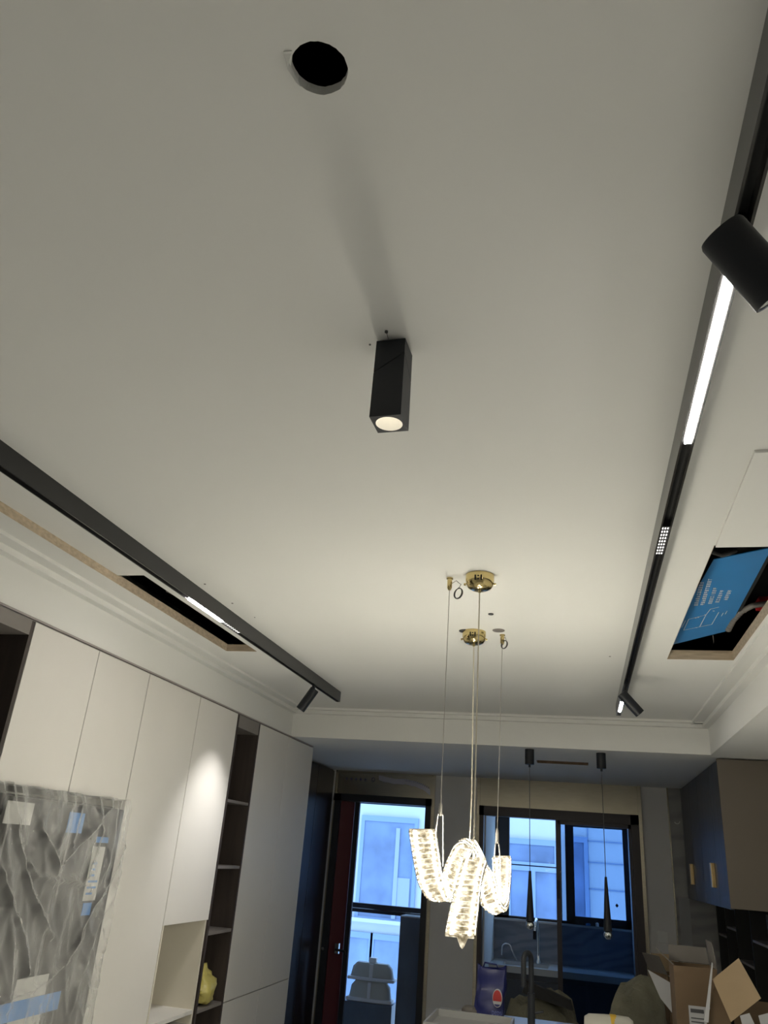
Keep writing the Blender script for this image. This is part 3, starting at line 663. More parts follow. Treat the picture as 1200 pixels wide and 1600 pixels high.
# square ceiling downlight
t = thing('surface_downlight', (-0.445, 1.64, 2.45), 'black square column downlight hanging in the middle of the ceiling', 'downlight')
c0 = [Vector((-0.491, 1.628, 2.742)), Vector((-0.412, 1.621, 2.742)), Vector((-0.404, 1.700, 2.742)), Vector((-0.483, 1.707, 2.742))]
zb = 2.462
dn = [Vector((v.x + 0.010, v.y - 0.012, zb)) for v in c0]
dn = []
for px, py in ((580, 654), (625, 650.5), (636, 671), (591, 673.5)): dn.append(at(px, py, z=zb))
cen = sum(dn, Vector()) / 4; cent = sum(c0, Vector()) / 4
half = 0.0395; sh_ = Vector((0, 0, 0))
ang = math.atan2(dn[1].y - dn[0].y, dn[1].x - dn[0].x)
def sq(c_, h_, z): 
    out = []
    for sx, sy in ((-1, -1), (1, -1), (1, 1), (-1, 1)):
        x_, y_ = sx * h_, sy * h_; out.append(Vector((c_.x + x_ * math.cos(ang) - y_ * math.sin(ang), c_.y + x_ * math.sin(ang) + y_ * math.cos(ang), z)))
    return out
def cut(z_at, c_): return c_
lo = sq(cen, half, zb); hi = [Vector((a.x + (cent - cen).x, a.y + (cent - cen).y, 2.742)) for a in lo]
f1 = [0.56, 0.80, 0.62, 0.38]     # diagonal split heights on the four edges
mid = [lo[i].lerp(hi[i], f1[i]) for i in range(4)]
mid2 = [lo[i].lerp(hi[i], f1[i] + 0.012) for i in range(4)]
m_ = MB(); m_.hexa([tuple(v) for v in mid2] + [tuple(v) for v in hi]); m_.build('upper_section', 'black', t)
m_ = MB()
vb = [m_.bm.verts.new(v) for v in lo]; vt = [m_.bm.verts.new(v) for v in mid]
for i in range(4): m_.bm.faces.new((vb[i], vb[(i + 1) % 4], vt[(i + 1) % 4], vt[i]))
m_.bm.faces.new(vt)
ri = []; N_ = 32
for k in range(N_):
    a_ = ang + 2 * math.pi * k / N_ - 3 * math.pi / 4
    ri.append(m_.bm.verts.new((cen.x + half * .84 * math.cos(a_), cen.y + half * .84 * math.sin(a_), zb)))
for q in range(4):
    for k in range(8):
        m_.bm.faces.new((vb[q], ri[(q * 8 + k + 4 - 4) % N_], ri[(q * 8 + k + 1) % N_])) if k < 4 else m_.bm.faces.new((vb[(q + 1) % 4], ri[(q * 8 + k) % N_], ri[(q * 8 + k + 1) % N_]))
    m_.bm.faces.new((vb[q], ri[q * 8 + 4], vb[(q + 1) % 4]))
m_.build('lower_section', 'black', t)
h2 = half * .84
MB().lathe((cen.x, cen.y, zb), [(h2, 0.0), (h2 * .93, .004), (h2 * .5, .05), (0, .052)]).build('reflector', mat('lit_reflector', (.6, .58, .5), .3, emit=(1, .90, .72), estr=0.42), t, smooth=True)
MB().lathe((cen.x, cen.y, zb), [(0, .045), (h2 * .2, .045), (h2 * .2, .05), (0, .05)]).build('led_chip', 'leddim', t)
in_ = mat('black_inner', (.01, .01, .01), .6)
MB().lathe((cent.x, cent.y, 2.742), [(0, 0), (.03, 0), (.03, .0078), (0, .0078)]).build('mounting_plate', in_, t)
MB().tube([cent + Vector((-.008, -.043, .0)), cent + Vector((-.008, -.066, .006))], 0.0008, 6).build('wire', 'cable', t)
MB().lathe(cent + Vector((-.008, -.067, 0.003)), [(0, 0), (.0045, 0), (.0045, .0045), (0, .0045)], n=12).build('screw', 'cable', t)
lamp_light('downlight_bulb', 'SPOT', (cen.x, cen.y, zb - 0.002), W_DOWN, (1, .96, .90), t, aim=(0, 0, -1), spot_size=math.radians(95), spot_blend=0.6, shadow_soft_size=0.02)

# torn paper flap at the round hole
p0 = [at(443, 81, z=CZ - .002), at(456, 80, z=CZ - .002), at(452, 100, z=CZ - .002), at(470, 136, z=CZ - .004), at(462, 128, z=CZ - .010), at(449, 108, z=CZ - .012)]
tag(MB().slab([tuple(v) for v in p0], (0, 0, 0.0015)).build('torn_paper_flap', 'ceiling'), 'torn scrap of ceiling paper at the left edge of the round hole', 'paper scrap')

# access panel right of the right track
struct('trim_16', MB().slab([(0.572, 2.345, CZ - .010), (0.99, 2.33, CZ - .010), (0.99, HY0 - 0.002, CZ - .010), (0.574, HY0 - 0.002, CZ - .010)], (0, 0, .0098)), 'ceiling')

# duct cover and pipes inside the hatch
t = thing('ventilation_unit', (0.75, 4.2, 2.84), 'blue ventilation unit cover with printed diagram inside the ceiling hatch', 'ventilation unit')
bl = [at(1122, 873, z=2.875), at(1206, 856, z=2.885), at(1136, 986, z=2.83), at(1048, 1009, z=2.83)]
bn = (bl[1] - bl[0]).cross(bl[3] - bl[0]).normalized()
for i in (2,):
    d_ = bl[i] - CAM; bl[i] = CAM + d_ * ((bl[0] - CAM).dot(bn) / d_.dot(bn))
ex = (bl[1] - bl[0]).normalized() * 0.04; bl[0] -= ex * .5; bl[3] -= ex
bc = MB().slab([tuple(v) for v in bl], (0, 0, 0.004)).build('blue_cover', 'bluecover', t)
MB().slab([tuple(v + Vector((0.02, 0, 0.006))) for v in bl], (-0.03, 0, 0.16)).build('housing', 'gap', t)
def bp(u, v, off=-0.001):   # u along short edge (0 = left), v along long edge (0 = near)
    a = bl[0].lerp(bl[3], v); b = bl[1].lerp(bl[2], v); return a.lerp(b, u) + Vector((0, 0, off))
def px_on(px, py):          # pixel -> point on the cover plane
    nrm = (bl[1] - bl[0]).cross(bl[3] - bl[0]).normalized(); d = ROT.transposed() @ Vector((px - 600, py - 800, F))
    return CAM + d * ((bl[0] - CAM).dot(nrm) / d.dot(nrm)) - Vector((0, 0, .003))
def strip(m_, a, b, w_):
    a, b = Vector(a), Vector(b); t_v = (b - a).normalized(); s_v = t_v.cross(Vector((0, 0, 1))).normalized() * w_
    m_.slab([tuple(a - s_v), tuple(b - s_v), tuple(b + s_v), tuple(a + s_v)], (0, 0, 0.0008))
m_ = MB()
for (x0, y0_, x1, y1_) in ((1087, 946, 1097, 908), (1097, 945, 1110, 903), (1109, 943, 1118, 917), (1120, 941, 1129, 921), (1133, 937, 1141, 921)):
    a = px_on(x0, y0_); b = px_on(x1, y1_); nn = max(4, int((y0_ - y1_) / 3.2)); dv = (b - a) / nn
    for k in range(nn):
        c_ = a + dv * (k + .1); e_ = a + dv * (k + .78); sd = dv.normalized().cross(Vector((0, 0, 1)))
        for j in (-.007, 0.0, .007):
            if random.random() < .85: strip(m_, c_ + sd * j, e_ + sd * j, 0.0016)
        mm = (c_ + e_) / 2; strip(m_, mm - sd * .009, mm + sd * .009, 0.0014)
m_.build('printed_text', 'white', t)
m_ = MB()
for (x0, y0_, x1, y1_) in ((1076, 967, 1103, 960), (1076, 967, 1068, 984), (1068, 984, 1112, 975), (1103, 960, 1093, 979), (1103, 960, 1110, 951), (1110, 951, 1123, 948), (1123, 956, 1112, 975), (1127, 962, 1130, 957), (1133, 959, 1136, 954), (1065, 980, 1071, 969)):
    strip(m_, px_on(x0, y0_), px_on(x1, y1_), 0.0016)
for px, py in ((1087, 965), (1091, 964), (1102, 960), (1088, 980), (1115, 954)):
    c_ = px_on(px, py); m_.lathe(c_, [(0, 0), (.005, 0), (.005, .001), (0, .001)], n=12)
m_.build('printed_diagram', 'white', t)
m_ = MB()
pts = [at(1138, 983, z=2.85), at(1146, 968, z=2.86), at(1158, 955, z=2.87), at(1176, 946, z=2.88), at(1200, 943, z=2.89), at(1225, 946, z=2.9)]
fine = []
for a, b in zip(pts, pts[1:]):
    for k in range(12): fine.append(a.lerp(b, k / 12))
m_.tube(fine, [0.016 + (0.003 if i % 3 == 0 and i < 30 else 0) for i in range(len(fine))], 12)
tag(m_.build('corrugated_hose', 'hose', smooth=True), 'grey ribbed hose curving beside the blue cover in the hatch', 'hose')
m_ = MB().tube([at(1110, 862, z=2.9), at(1128, 868, z=2.88), at(1150, 862, z=2.9), at(1176, 858, z=2.93), at(1200, 846, z=2.95)], 0.010, 8)
tag(m_.build('insulated_pipe', 'cable', smooth=True), 'dark pipe crossing the near end of the ceiling hatch', 'pipe')
m_ = MB().tube([at(1114, 993, z=2.84), at(1115, 1003, z=2.87), at(1113, 1012, z=2.95)], 0.0025, 6)
tag(m_.build('loose_wire', 'steel', smooth=True), 'thin loose wire hanging below the far end of the blue cover', 'wire')
p = at(1190, 950, z=2.9)
tag(MB().box(p.x - .02, p.x + .03, p.y - .06, p.y + .06, p.z, p.z + .05).build('pipe_bracket', 'redtag', bevel=.004), 'small red bracket behind the grey hose in the hatch', 'bracket')
m_ = MB().tube([(-2.40, 4.05, 2.86), (-2.3, 4.2, 2.83), (-2.25, 4.35, 2.86), (-2.2, 4.4, 2.9)], 0.004, 6)
tag(m_.build('hanging_cable', 'hose', smooth=True), 'thin cable inside the narrow ceiling slot at the left', 'cable')

# screws and little discs on the ceiling
for px, py, r_, nm, lab in ((320, 913, .006, 'ceiling_screw', 'dark screw dot in the ceiling above the bright left strip'), (363, 943, .006, 'ceiling_screw', 'dark screw dot in the ceiling right of the bright left strip'),
                        (398, 965, .004, 'ceiling_screw', 'faint screw dot in the ceiling further along the left track'), (578, 539, .003, 'ceiling_screw', 'tiny dot in the ceiling left of the square downlight'),
                        (953, 1026, .006, 'ceiling_screw', 'small dot in the ceiling left of the right track end')):
    p = at(px, py, z=CZ - .002)
    tag(MB().lathe(p, [(0, 0), (r_, 0), (r_, .0018), (0, .0018)], n=16).build(nm, 'cable'), lab, 'screw')
for px, py, r_, lab in ((727, 987, .038, 'dark round cover disc overlapping the farther brass canopy'), (779, 986, .036, 'grey round cover disc above the far cable gripper'), (767, 960.5, .015, 'tiny dark oval plug between the two brass canopies')):
    p = at(px, py, z=CZ - .005)
    tag(MB().lathe(p, [(0, 0), (r_ * .9, 0), (r_, .002), (r_, .0048), (0, .0048)], n=28).build('ceiling_plug', 'shelfgrey' if px == 779 else 'cable', smooth=True), lab, 'plug')

# ------------------------------------------------------------------ crystal ribbon chandeliers
def zpt(x, y, d): return at(620 + x / 6, 1240 + y / 6, y=d)
def catmull(P_, n_):
    out = []
    Q = [P_[0] * 2 - P_[1]] + P_ + [P_[-1] * 2 - P_[-2]]
    for i in range(1, len(Q) - 2):
        for k in range(n_):
            t = k / n_; a, b, c, d = Q[i - 1], Q[i], Q[i + 1], Q[i + 2]
            out.append(0.5 * ((2 * b) + (c - a) * t + (2 * a - 5 * b + 4 * c - d) * t * t + (3 * b - a - 3 * c + d) * t ** 3))
    out.append(P_[-1]); return out
def ribbon(t, ctrl, pitch):
    L = catmull([zpt(a, b, e) for a, b, c, d, e in ctrl], 40); R = catmull([zpt(c, d, e) for a, b, c, d, e in ctrl], 40)
    # resample by mid arc length
    mid_ = [(a + b) / 2 for a, b in zip(L, R)]
    s_ = [0]
    for a, b in zip(mid_, mid_[1:]): s_.append(s_[-1] + (b - a).length)
    n_ = int(s_[-1] / pitch); out = []; j = 0
    for k in range(n_ + 1):
        q = s_[-1] * k / n_
        while j < len(s_) - 2 and s_[j + 1] < q: j += 1
        f = (q - s_[j]) / max(1e-9, s_[j + 1] - s_[j]); out.append((L[j].lerp(L[j + 1], f), R[j].lerp(R[j + 1], f)))
    frames = []
    for k, (l, r) in enumerate(out):
        a = out[max(0, k - 1)]; b = out[min(n_, k + 1)]
        tg = ((b[0] + b[1]) - (a[0] + a[1])).normalized(); wd = (r - l); w_n = wd.normalized(); nn = w_n.cross(tg).normalized()
        frames.append((l, r, tg, nn))
    # glowing core strip
    for f0, f1_ in ((.17, .25), (.79, .85)):
        m_ = MB(); vs_ = []
        for l, r, tg, nn in frames:
            a = l.lerp(r, f0); b = l.lerp(r, f1_); h = nn * .0172
            vs_.append([m_.bm.verts.new(p) for p in (a - h, b - h, b + h, a + h)])
        for a, b in zip(vs_, vs_[1:]):
            for k in range(4): m_.bm.faces.new((a[k], a[(k + 1) % 4], b[(k + 1) % 4], b[k]))
        m_.bm.faces.new(vs_[0][::-1]); m_.bm.faces.new(vs_[-1])
        m_.build('led_strip', 'core', t)
    # crystal bars on both faces
    m_ = MB()
    for i, (l, r, tg, nn) in enumerate(frames):
        for sgn in (-1, 1):
            hh = pitch * .47; th = .011
            a = l.lerp(r, .02) + nn * sgn * .006; b = l.lerp(r, .98) + nn * sgn * .006
            vv = []
            for (p, e) in ((a, 1), (a.lerp(b, .12), 1.25), (a.lerp(b, .5), .95), (a.lerp(b, .88), 1.25), (b, 1)):
                vv.append([m_.bm.verts.new(x_) for x_ in (p - tg * hh, p + nn * sgn * th * e * .55 - tg * hh * .5, p + nn * sgn * th * e, p + nn * sgn * th * e * .55 + tg * hh * .5, p + tg * hh)])
            for c_, d_ in zip(vv, vv[1:]):
                for k in range(4): m_.bm.faces.new((c_[k], c_[k + 1], d_[k + 1], d_[k]))
            m_.bm.faces.new(vv[0]); m_.bm.faces.new(vv[-1])
    m_.build('crystal_bars', 'crystal', t)
    # metal edge rails and end caps
    for side in (0, 1): MB().tube([f[side] for f in frames], 0.0042, 8).build('metal_edge', 'steel', t, smooth=True)
    for f in (frames[0], frames[-1]):
        l, r, tg, nn = f; h = nn * .014; g = tg * .004
        MB().hexa([tuple(v) for v in (l - h - g, r - h - g, r + h - g, l + h - g, l - h + g, r - h + g, r + h + g, l + h + g)]).build('end_cap', 'brass', t)
    return frames
def canopy(t, px, py, r_, h_):
    p = at(px, py, z=CZ)
    cz = bpy.data.objects
    o = MB().lathe((p.x, p.y, CZ - h_), [(0, 0), (r_ * .55, .002), (r_ * .80, .010), (r_ * .93, .024), (r_, .044), (r_, h_ - .001), (0, h_ - .001)], n=48).build('canopy', 'brass', t, smooth=True)
    f = MB()
    for dx in (-.014, 0.014): f.box(p.x + dx - .0035, p.x + dx + .0035, p.y - r_ - .001, p.y - r_ + .006, CZ - .045, CZ - .02)
    f.box(p.x - .004, p.x + .004, p.y - r_ - .001, p.y - r_ + .006, CZ - .028, CZ - .022).box(p.x - .004, p.x + .004, p.y - r_ - .001, p.y - r_ + .006, CZ - .043, CZ - .037)
    f.build('vent_slots', 'gap', o)
    MB().lathe((p.x, p.y, CZ - h_ - .012), [(0, 0), (.006, 0), (.009, .013), (0, .013)], n=16).build('cord_grip', 'brass', o, smooth=True)
    for sx in (-1, 1): MB().lathe((p.x + sx * r_, p.y, CZ - h_ * .6), [(0, -.002), (.006, -.002), (.006, .008), (0, .010)], (sx, 0, 0), 12).build('side_screw', 'brass', o, smooth=True)
    return Vector((p.x, p.y, CZ - h_))
def gripper(t, px, py, cpx, cpy, cr):
    p = at(px, py, z=CZ)
    MB().lathe((p.x, p.y, CZ - .062), [(0, 0), (.007, .0), (.012, .012), (.012, .055), (.016, .056), (.016, .0615), (0, .0615)], n=20).build('cable_gripper', 'brass', t, smooth=True)
    cc = at(cpx, cpy, y=p.y); a_ = at(px + 4, py, y=p.y)
    MB().tube([Vector((p.x + .008, p.y, CZ - .03)), Vector(((p.x + cc.x) / 2 + .01, p.y, CZ - .015)), Vector((cc.x + .012, p.y, CZ - .035)), Vector((cc.x, p.y, cc.z + cr))], 0.002, 6).build('cable_tail', 'steel', t, smooth=True)
    ring = MB()
    for k in range(3): ring.tube([Vector((cc.x + (cr * .55 + k * .002) * math.cos(a) + .25 * cr * math.sin(a), p.y + .008 * math.cos(a) + k * .002, cc.z + cr * math.sin(a))) for a in [2 * math.pi * i / 24 for i in range(24)]], 0.0025, 6, closed=True)
    ring.build('coiled_cable', 'cable', t, smooth=True)
    return Vector((p.x, p.y, CZ - .062))
# nearer lamp
tA = thing('crystal_chandelier', (-0.5, 3.5, 1.25), 'glowing spiral crystal ribbon pendant on the left, hung from the nearer brass canopy', 'chandelier', 'crystal ribbon chandeliers')
c1 = canopy(tA, 750, 899, 0.068, 0.075)
g1 = gripper(tA, 703, 903, 716, 927, 0.026)
fA = ribbon(tA, [(118, 352, 365, 358, 3.62), (150, 560, 388, 540, 3.60), (190, 780, 415, 740, 3.62), (235, 900, 455, 870, 3.66), (310, 965, 500, 965, 3.72), (470, 960, 610, 960, 3.80),
                 (600, 900, 740, 900, 3.80), (640, 760, 800, 780, 3.72), (640, 665, 830, 700, 3.58), (625, 640, 840, 645, 3.48), (600, 700, 815, 720, 3.38), (560, 850, 785, 860, 3.33), (505, 1080, 760, 1100, 3.30), (455, 1310, 735, 1335, 3.30)], 0.0205)
j1 = zpt(408, 180, 3.55)
MB().tube([g1, j1 + Vector((0, 0, .03))], 0.0016, 6).build('suspension_cable', 'steel', tA)
MB().lathe(j1, [(0, -.012), (.007, -.012), (.007, .03), (.003, .04), (0, .04)], n=14).build('cable_joint', 'steel', tA, smooth=True)
MB().tube([zpt(365, 380, 3.60), zpt(383, 210, 3.56), zpt(390, 190, 3.55), j1, zpt(426, 190, 3.55), zpt(433, 215, 3.56), zpt(433, 680, 3.66)], 0.0026, 8).build('cable_loop', 'steel', tA, smooth=True)
e1 = zpt(722, 470, 3.44)
MB().tube([c1, e1, zpt(720, 625, 3.42)], 0.003, 8).build('power_cord', 'cord', tA, smooth=True)
MB().tube([zpt(670, 615, 3.44), zpt(700, 530, 3.44), e1, zpt(770, 515, 3.46), zpt(800, 600, 3.50)], 0.003, 8).build('cable_loop', 'steel', tA, smooth=True)
# little clear drop under the front end
dp = zpt(615, 1345, 3.30)
MB().lathe(dp + Vector((0, 0, -.04)), [(0, 0), (.008, .008), (.022, .04), (.03, .052), (0, .055)], n=8).build('crystal_drop', 'crystal', tA)
# farther lamp
tB = thing('crystal_chandelier', (-0.45, 4.5, 1.3), 'glowing spiral crystal ribbon pendant on the right, hung from the farther brass canopy', 'chandelier', 'crystal ribbon chandeliers')
c2 = canopy(tB, 741, 987, 0.070, 0.078)
g2 = gripper(tB, 785, 991.5, 788, 1007, 0.024)
fB = ribbon(tB, [(900, 603, 1068, 602, 4.50), (915, 800, 1066, 780, 4.50), (945, 940, 1058, 900, 4.46), (960, 1040, 1045, 1010, 4.38), (900, 1105, 1010, 1065, 4.28), (800, 1050, 960, 990, 4.22), (770, 900, 915, 780, 4.25),
                 (775, 760, 860, 690, 4.32), (740, 560, 810, 620, 4.45), (640, 455, 745, 470, 4.60), (560, 470, 720, 520, 4.68), (500, 570, 650, 640, 4.72), (440, 720, 590, 790, 4.75), (440, 860, 570, 920, 4.75), (500, 950, 600, 1000, 4.75)], 0.0215)
j2 = zpt(940, 440, 4.5)
MB().tube([g2, j2 + Vector((0, 0, .03))], 0.0018, 6).build('suspension_cable', 'steel', tB)
MB().lathe(j2, [(0, -.014), (.009, -.014), (.009, .035), (.004, .06), (0, .06)], n=14).build('cable_joint', 'steel', tB, smooth=True)
MB().tube([zpt(915, 600, 4.46), zpt(925, 480, 4.46), j2, zpt(958, 480, 4.46), zpt(968, 600, 4.44), zpt(975, 960, 4.42)], 0.003, 8).build('cable_loop', 'steel', tB, smooth=True)
MB().tube([c2, at(737, 1240, y=4.56), zpt(682, 455, 4.60)], 0.0035, 8).build('power_cord', 'cord', tB, smooth=True)

# slim drop pendants over the kitchen
def pendant(px, py, y_, zt, z1, lab):
    p = at(px, py, z=LZ)
    t = thing('drop_pendant', (p.x, y_, z1), lab, 'pendant light', 'slim conical pendants under the lower ceiling')
    MB().lathe((p.x, y_, LZ - .135), [(0, 0), (.040, 0), (.042, .003), (.042, .1345), (0, .1345)], n=32).build('canopy', 'black', t, smooth=True)
    MB().lathe((p.x, y_, LZ - .16), [(0, 0), (.010, 0), (.010, .026), (0, .026)], n=12).build('cord_grip', 'black', t, smooth=True)
    MB().tube([(p.x, y_, LZ - .15), (p.x, y_, zt)], 0.0032, 6).build('cord', 'cable', t)
    MB().lathe((p.x, y_, z1 + .03), [(0, 0), (.036, 0), (.034, .02), (.010, zt - z1 - .03), (0, zt - z1 - .03)], n=28).build('cone_shade', 'black', t, smooth=True)
    MB().lathe((p.x, y_, z1), [(0, -.035), (.020, -.029), (.033, -.012), (.036, .005), (.030, .022), (.018, .031), (0, .031)], n=24).build('glass_ball', 'chrome', t, smooth=True)
pendant(827, 1170, 7.58, 1.455, 1.03, 'slim black cone pendant on the left, before the open sliding door side')
pendant(939, 1176, 7.62, 1.455, 1.01, 'slim black cone pendant on the right, in front of the tinted glass pane')

# ------------------------------------------------------------------ film with print on the left metal lintel
m_ = MB(); yy = YW - 0.022
def lp(px, py): v = at(px, py, y=yy); return v
pts = [(592, 1211), (604, 1214), (618, 1217), (632, 1217), (646, 1220), (660, 1225), (672, 1234)]
for (x0, y0_), (x1, y1_) in zip(pts, pts[1:]):
    a, b, c_, d_ = lp(x0, y0_), lp(x1, y1_), lp(x1, y1_ + 9), lp(x0, y0_ + 8)
    m_.slab([tuple(a), tuple(b), tuple(c_), tuple(d_)], (0, 0.002, 0))
tf_ = thing('protective_film', tuple(lp(630, 1225)), 'peeling protective film strip with violet print on the left metal lintel', 'film strip')
m_.build('strip', mat_glass('milky_film', (.8, .8, .85), .35, .5, (.8, .8, .9)), tf_)
m_ = MB()
for k in range(14):
    px = 631 + k * 2.9; py = 1220.5 + (k / 13) ** 2 * 11
    a = lp(px, py); 
    for (dx, dz, w_, h_) in ((0, 0, .017, .003), (0, .012, .014, .003), (.004, -.006, .003, .024)):
        if random.random() < .85: m_.box(a.x + dx, a.x + dx + w_, yy - .0025, yy - .001, a.z + dz, a.z + dz + h_)
m_.build('violet_print', 'purpleink', tf_)
m_ = MB()
for k in range(5):
    a = lp(540 + k * 7.2, 1216.5 + k * .4)
    m_.box(a.x, a.x + .035, yy, yy + .0015, a.z, a.z + .006).box(a.x + .012, a.x + .02, yy, yy + .0015, a.z - .014, a.z + .02).box(a.x + .004, a.x + .03, yy, yy + .0015, a.z - .014, a.z - .009)
a = lp(583, 1218)
m_.tube([(a.x + .02 * math.cos(q), yy, a.z + .024 * math.sin(q)) for q in [2 * math.pi * k / 16 for k in range(16)]], 0.003, 6, closed=True)
tag(m_.build('printed_mark', 'purpleink'), 'faint row of printed characters and a ring on the left metal lintel', 'print')

# ------------------------------------------------------------------ island and the things on it
IZ = 0.56
c = thing('kitchen_island', (0.2, 5.9, FLOOR), 'kitchen island with pale worktop at the bottom of the picture', 'island')
MB().box(-0.92, XW - 0.1, 5.3, 6.15, FLOOR, IZ - 0.05).build('carcass', 'cab', c)
MB().box(-0.96, XW - 0.06, 5.25, 6.21, IZ - 0.05, IZ).build('worktop', 'islandtop', c, bevel=0.004)
# shallow tray at the left corner
tr = [at(681, 1587, z=IZ + .035), at(812, 1601, z=IZ + .035)]
tg = thing('sink_tray', (tr[0].x + .2, 5.7, IZ), 'shallow pale metal tray lying on the left end of the island', 'tray')
x0, x1, ya, yb = -0.93, -0.43, 5.35, 5.86
MB().box(x0, x1, ya, yb, IZ + .001, IZ + .006).build('tray_floor', 'tray', tg)
MB().box(x0, x1, yb - .012, yb, IZ + .006, IZ + .045).box(x0, x1, ya, ya + .012, IZ + .006, IZ + .045).box(x0, x0 + .012, ya + .012, yb - .012, IZ + .006, IZ + .045).box(x1 - .012, x1, ya + .012, yb - .012, IZ + .006, IZ + .045).build('tray_rim', 'tray', tg)
# black gooseneck tap
t = thing('gooseneck_tap', (-0.34, 5.75, IZ), 'tall black gooseneck tap on the island', 'tap')
top = at(826, 1487, y=5.75); X2 = at(830, 1530, y=5.75).x; X1 = at(819, 1530, y=5.75).x
pts = [(X2, 5.75, IZ + .20), (X2, 5.75, top.z - .05)]
for i in range(1, 12):
    a = math.pi * i / 12; pts.append(((X1 + X2) / 2 + (X2 - X1) / 2 * math.cos(a), 5.75 - .03 * (1 - math.cos(a)), top.z - .045 + .04 * math.sin(a)))
pts += [(X1, 5.69, top.z - .06), (X1, 5.69, top.z - .19)]
MB().tube(pts, 0.0165, 16).build('spout', 'black', t, smooth=True)
MB().lathe((X2, 5.75, IZ), [(0, 0), (.034, 0), (.034, .01), (.023, .014), (.023, .205), (.018, .208), (0, .208)], n=24).build('tap_body', 'black', t, smooth=True)
MB().tube([(X2 + .02, 5.75, IZ + .10), (X2 + .075, 5.74, IZ + .115)], 0.007, 8).build('lever', 'black', t, smooth=True)

# blue carrier bag with round emblem
pb = at(762, 1585, y=6.02)
bx0, bx1, bz = at(741, 1550, y=6.0).x, at(788, 1550, y=6.0).x, at(765, 1512, y=6.0).z
t = thing('gift_bag', ((bx0 + bx1) / 2, 6.02, IZ), 'blue paper carrier bag with a red round emblem on the island', 'bag')
m_ = MB(); NU, NV = 28, 24
cx, cy, hw, hd = (bx0 + bx1) / 2, 6.08, (bx1 - bx0) / 2 - .005, .07
rings = []
for j in range(NV + 1):
    v = j / NV; ring = []
    for i in range(NU):
        a = 2 * math.pi * i / NU; ca, sa = math.cos(a), math.sin(a)
        x_ = math.copysign(abs(ca) ** .35, ca) * hw * (1 + .05 * math.sin(3 * v + a)); y_ = math.copysign(abs(sa) ** .35, sa) * hd * (1 - .35 * v)
        q = noise.noise(Vector((ca * 2, sa * 2, v * 4))) * .010
        ring.append(m_.bm.verts.new((cx + x_ + q + .02 * (v - .5), cy + y_ + q, IZ + .001 + v * (bz - IZ) + (.012 * math.sin(a * 2 + 1) if j == NV else 0))))
    rings.append(ring)
for a, b in zip(rings, rings[1:]):
    for k in range(NU): m_.bm.faces.new((a[k], a[(k + 1) % NU], b[(k + 1) % NU], b[k]))
m_.bm.faces.new(rings[0][::-1])
m_.build('bag_body', 'pepsiblue', t, smooth=True)
MB().tube([(cx - .05, cy, bz - .01), (cx - .04, cy - .01, bz + .02), (cx + .04, cy - .01, bz + .015), (cx + .05, cy, bz - .01)], 0.005, 8).build('handle', 'pepsiblue', t, smooth=True)
ec = at(777, 1561, y=6.0); fy = cy - hd - .026; ec = at(777, 1560, y=fy)
def disc_poly(m_, cx_, cz_, pts, y_): m_.slab([(cx_ + a, y_, cz_ + b) for a, b in pts], (0, .02, 0))
R_ = .052; m_ = MB()
disc_poly(m_, ec.x, ec.z, [(R_ * .62 * math.cos(a), R_ * math.sin(a)) for a in [2 * math.pi * k / 32 for k in range(32)]], fy)
em = m_.build('emblem_disc', 'label', t)
m_ = MB(); up = [(R_ * .55 * math.cos(a), R_ * .9 * math.sin(a)) for a in [math.radians(-20 + k * 10) for k in range(23)]]
disc_poly(m_, ec.x, ec.z, up, fy - .003); m_.build('emblem_red', 'pepsired', em)
m_ = MB(); dn_ = [(R_ * .55 * math.cos(a), R_ * .9 * math.sin(a)) for a in [math.radians(225 + k * 9) for k in range(11)]]
disc_poly(m_, ec.x, ec.z, dn_, fy - .003); m_.build('emblem_blue', 'pepsiblue', em)
cu = bpy.data.curves.new('bag_lettering', 'FONT'); cu.body = 'pepsi'; cu.size = .050; cu.align_x = 'CENTER'; cu.extrude = .001
to = bpy.data.objects.new('tmp_text', cu); col.objects.link(to)
dg = bpy.context.evaluated_depsgraph_get(); me = bpy.data.meshes.new_from_object(to.evaluated_get(dg)); bpy.data.objects.remove(to)
o0 = origin_of(t)
for v in me.vertices: x_, y_, z_ = v.co; v.co = Vector((ec.x + x_ * .7, fy - .001 - z_, ec.z - .095 + y_)) - o0
me.materials.clear(); me.materials.append(mat('pale_blue_lettering', (.10, .12, .3), .6))
lo_ = bpy.data.objects.new('lettering', me); col.objects.link(lo_); lo_.parent = t

# sacks
def sack(name, pts, m, lab, cat, sub=4):
    (cx, cy, z0), (rx, ry, h) = pts
    m_ = MB(); bmesh.ops.create_icosphere(m_.bm, subdivisions=sub, radius=1)
    for v in m_.bm.verts:
        n_ = noise.noise(v.co * 1.8 + Vector((cx * 9, 0, 0))) * .22 + noise.noise(v.co * 5) * .07
        z = max(v.co.z, -.75); fat = max(.05, 1 - z * z) ** -.18; v.co.x *= fat; v.co.y *= fat
        v.co = Vector((cx + v.co.x * rx * (1 + n_), cy + v.co.y * ry * (1 + n_ * .6), (z + .75) / 1.75 * h * (1 + n_ * .5)))
    zm = min(v.co.z for v in m_.bm.verts)
    for v in m_.bm.verts: v.co.z += z0 + .001 - zm
    return tag(m_.build(name, m, smooth=True), lab, cat)
sack('woven_sack', ((-0.32, 7.35, FLOOR), (.34, .25, 1.34)), 'sack', 'rounded olive grey sack behind the black tap', 'sack')
sack('woven_sack', ((0.34, 6.62, FLOOR), (.27, .20, 1.50)), 'sack', 'taller olive grey sack between the tap and the cardboard boxes', 'sack')
a = at(820, 1555, y=7.0)
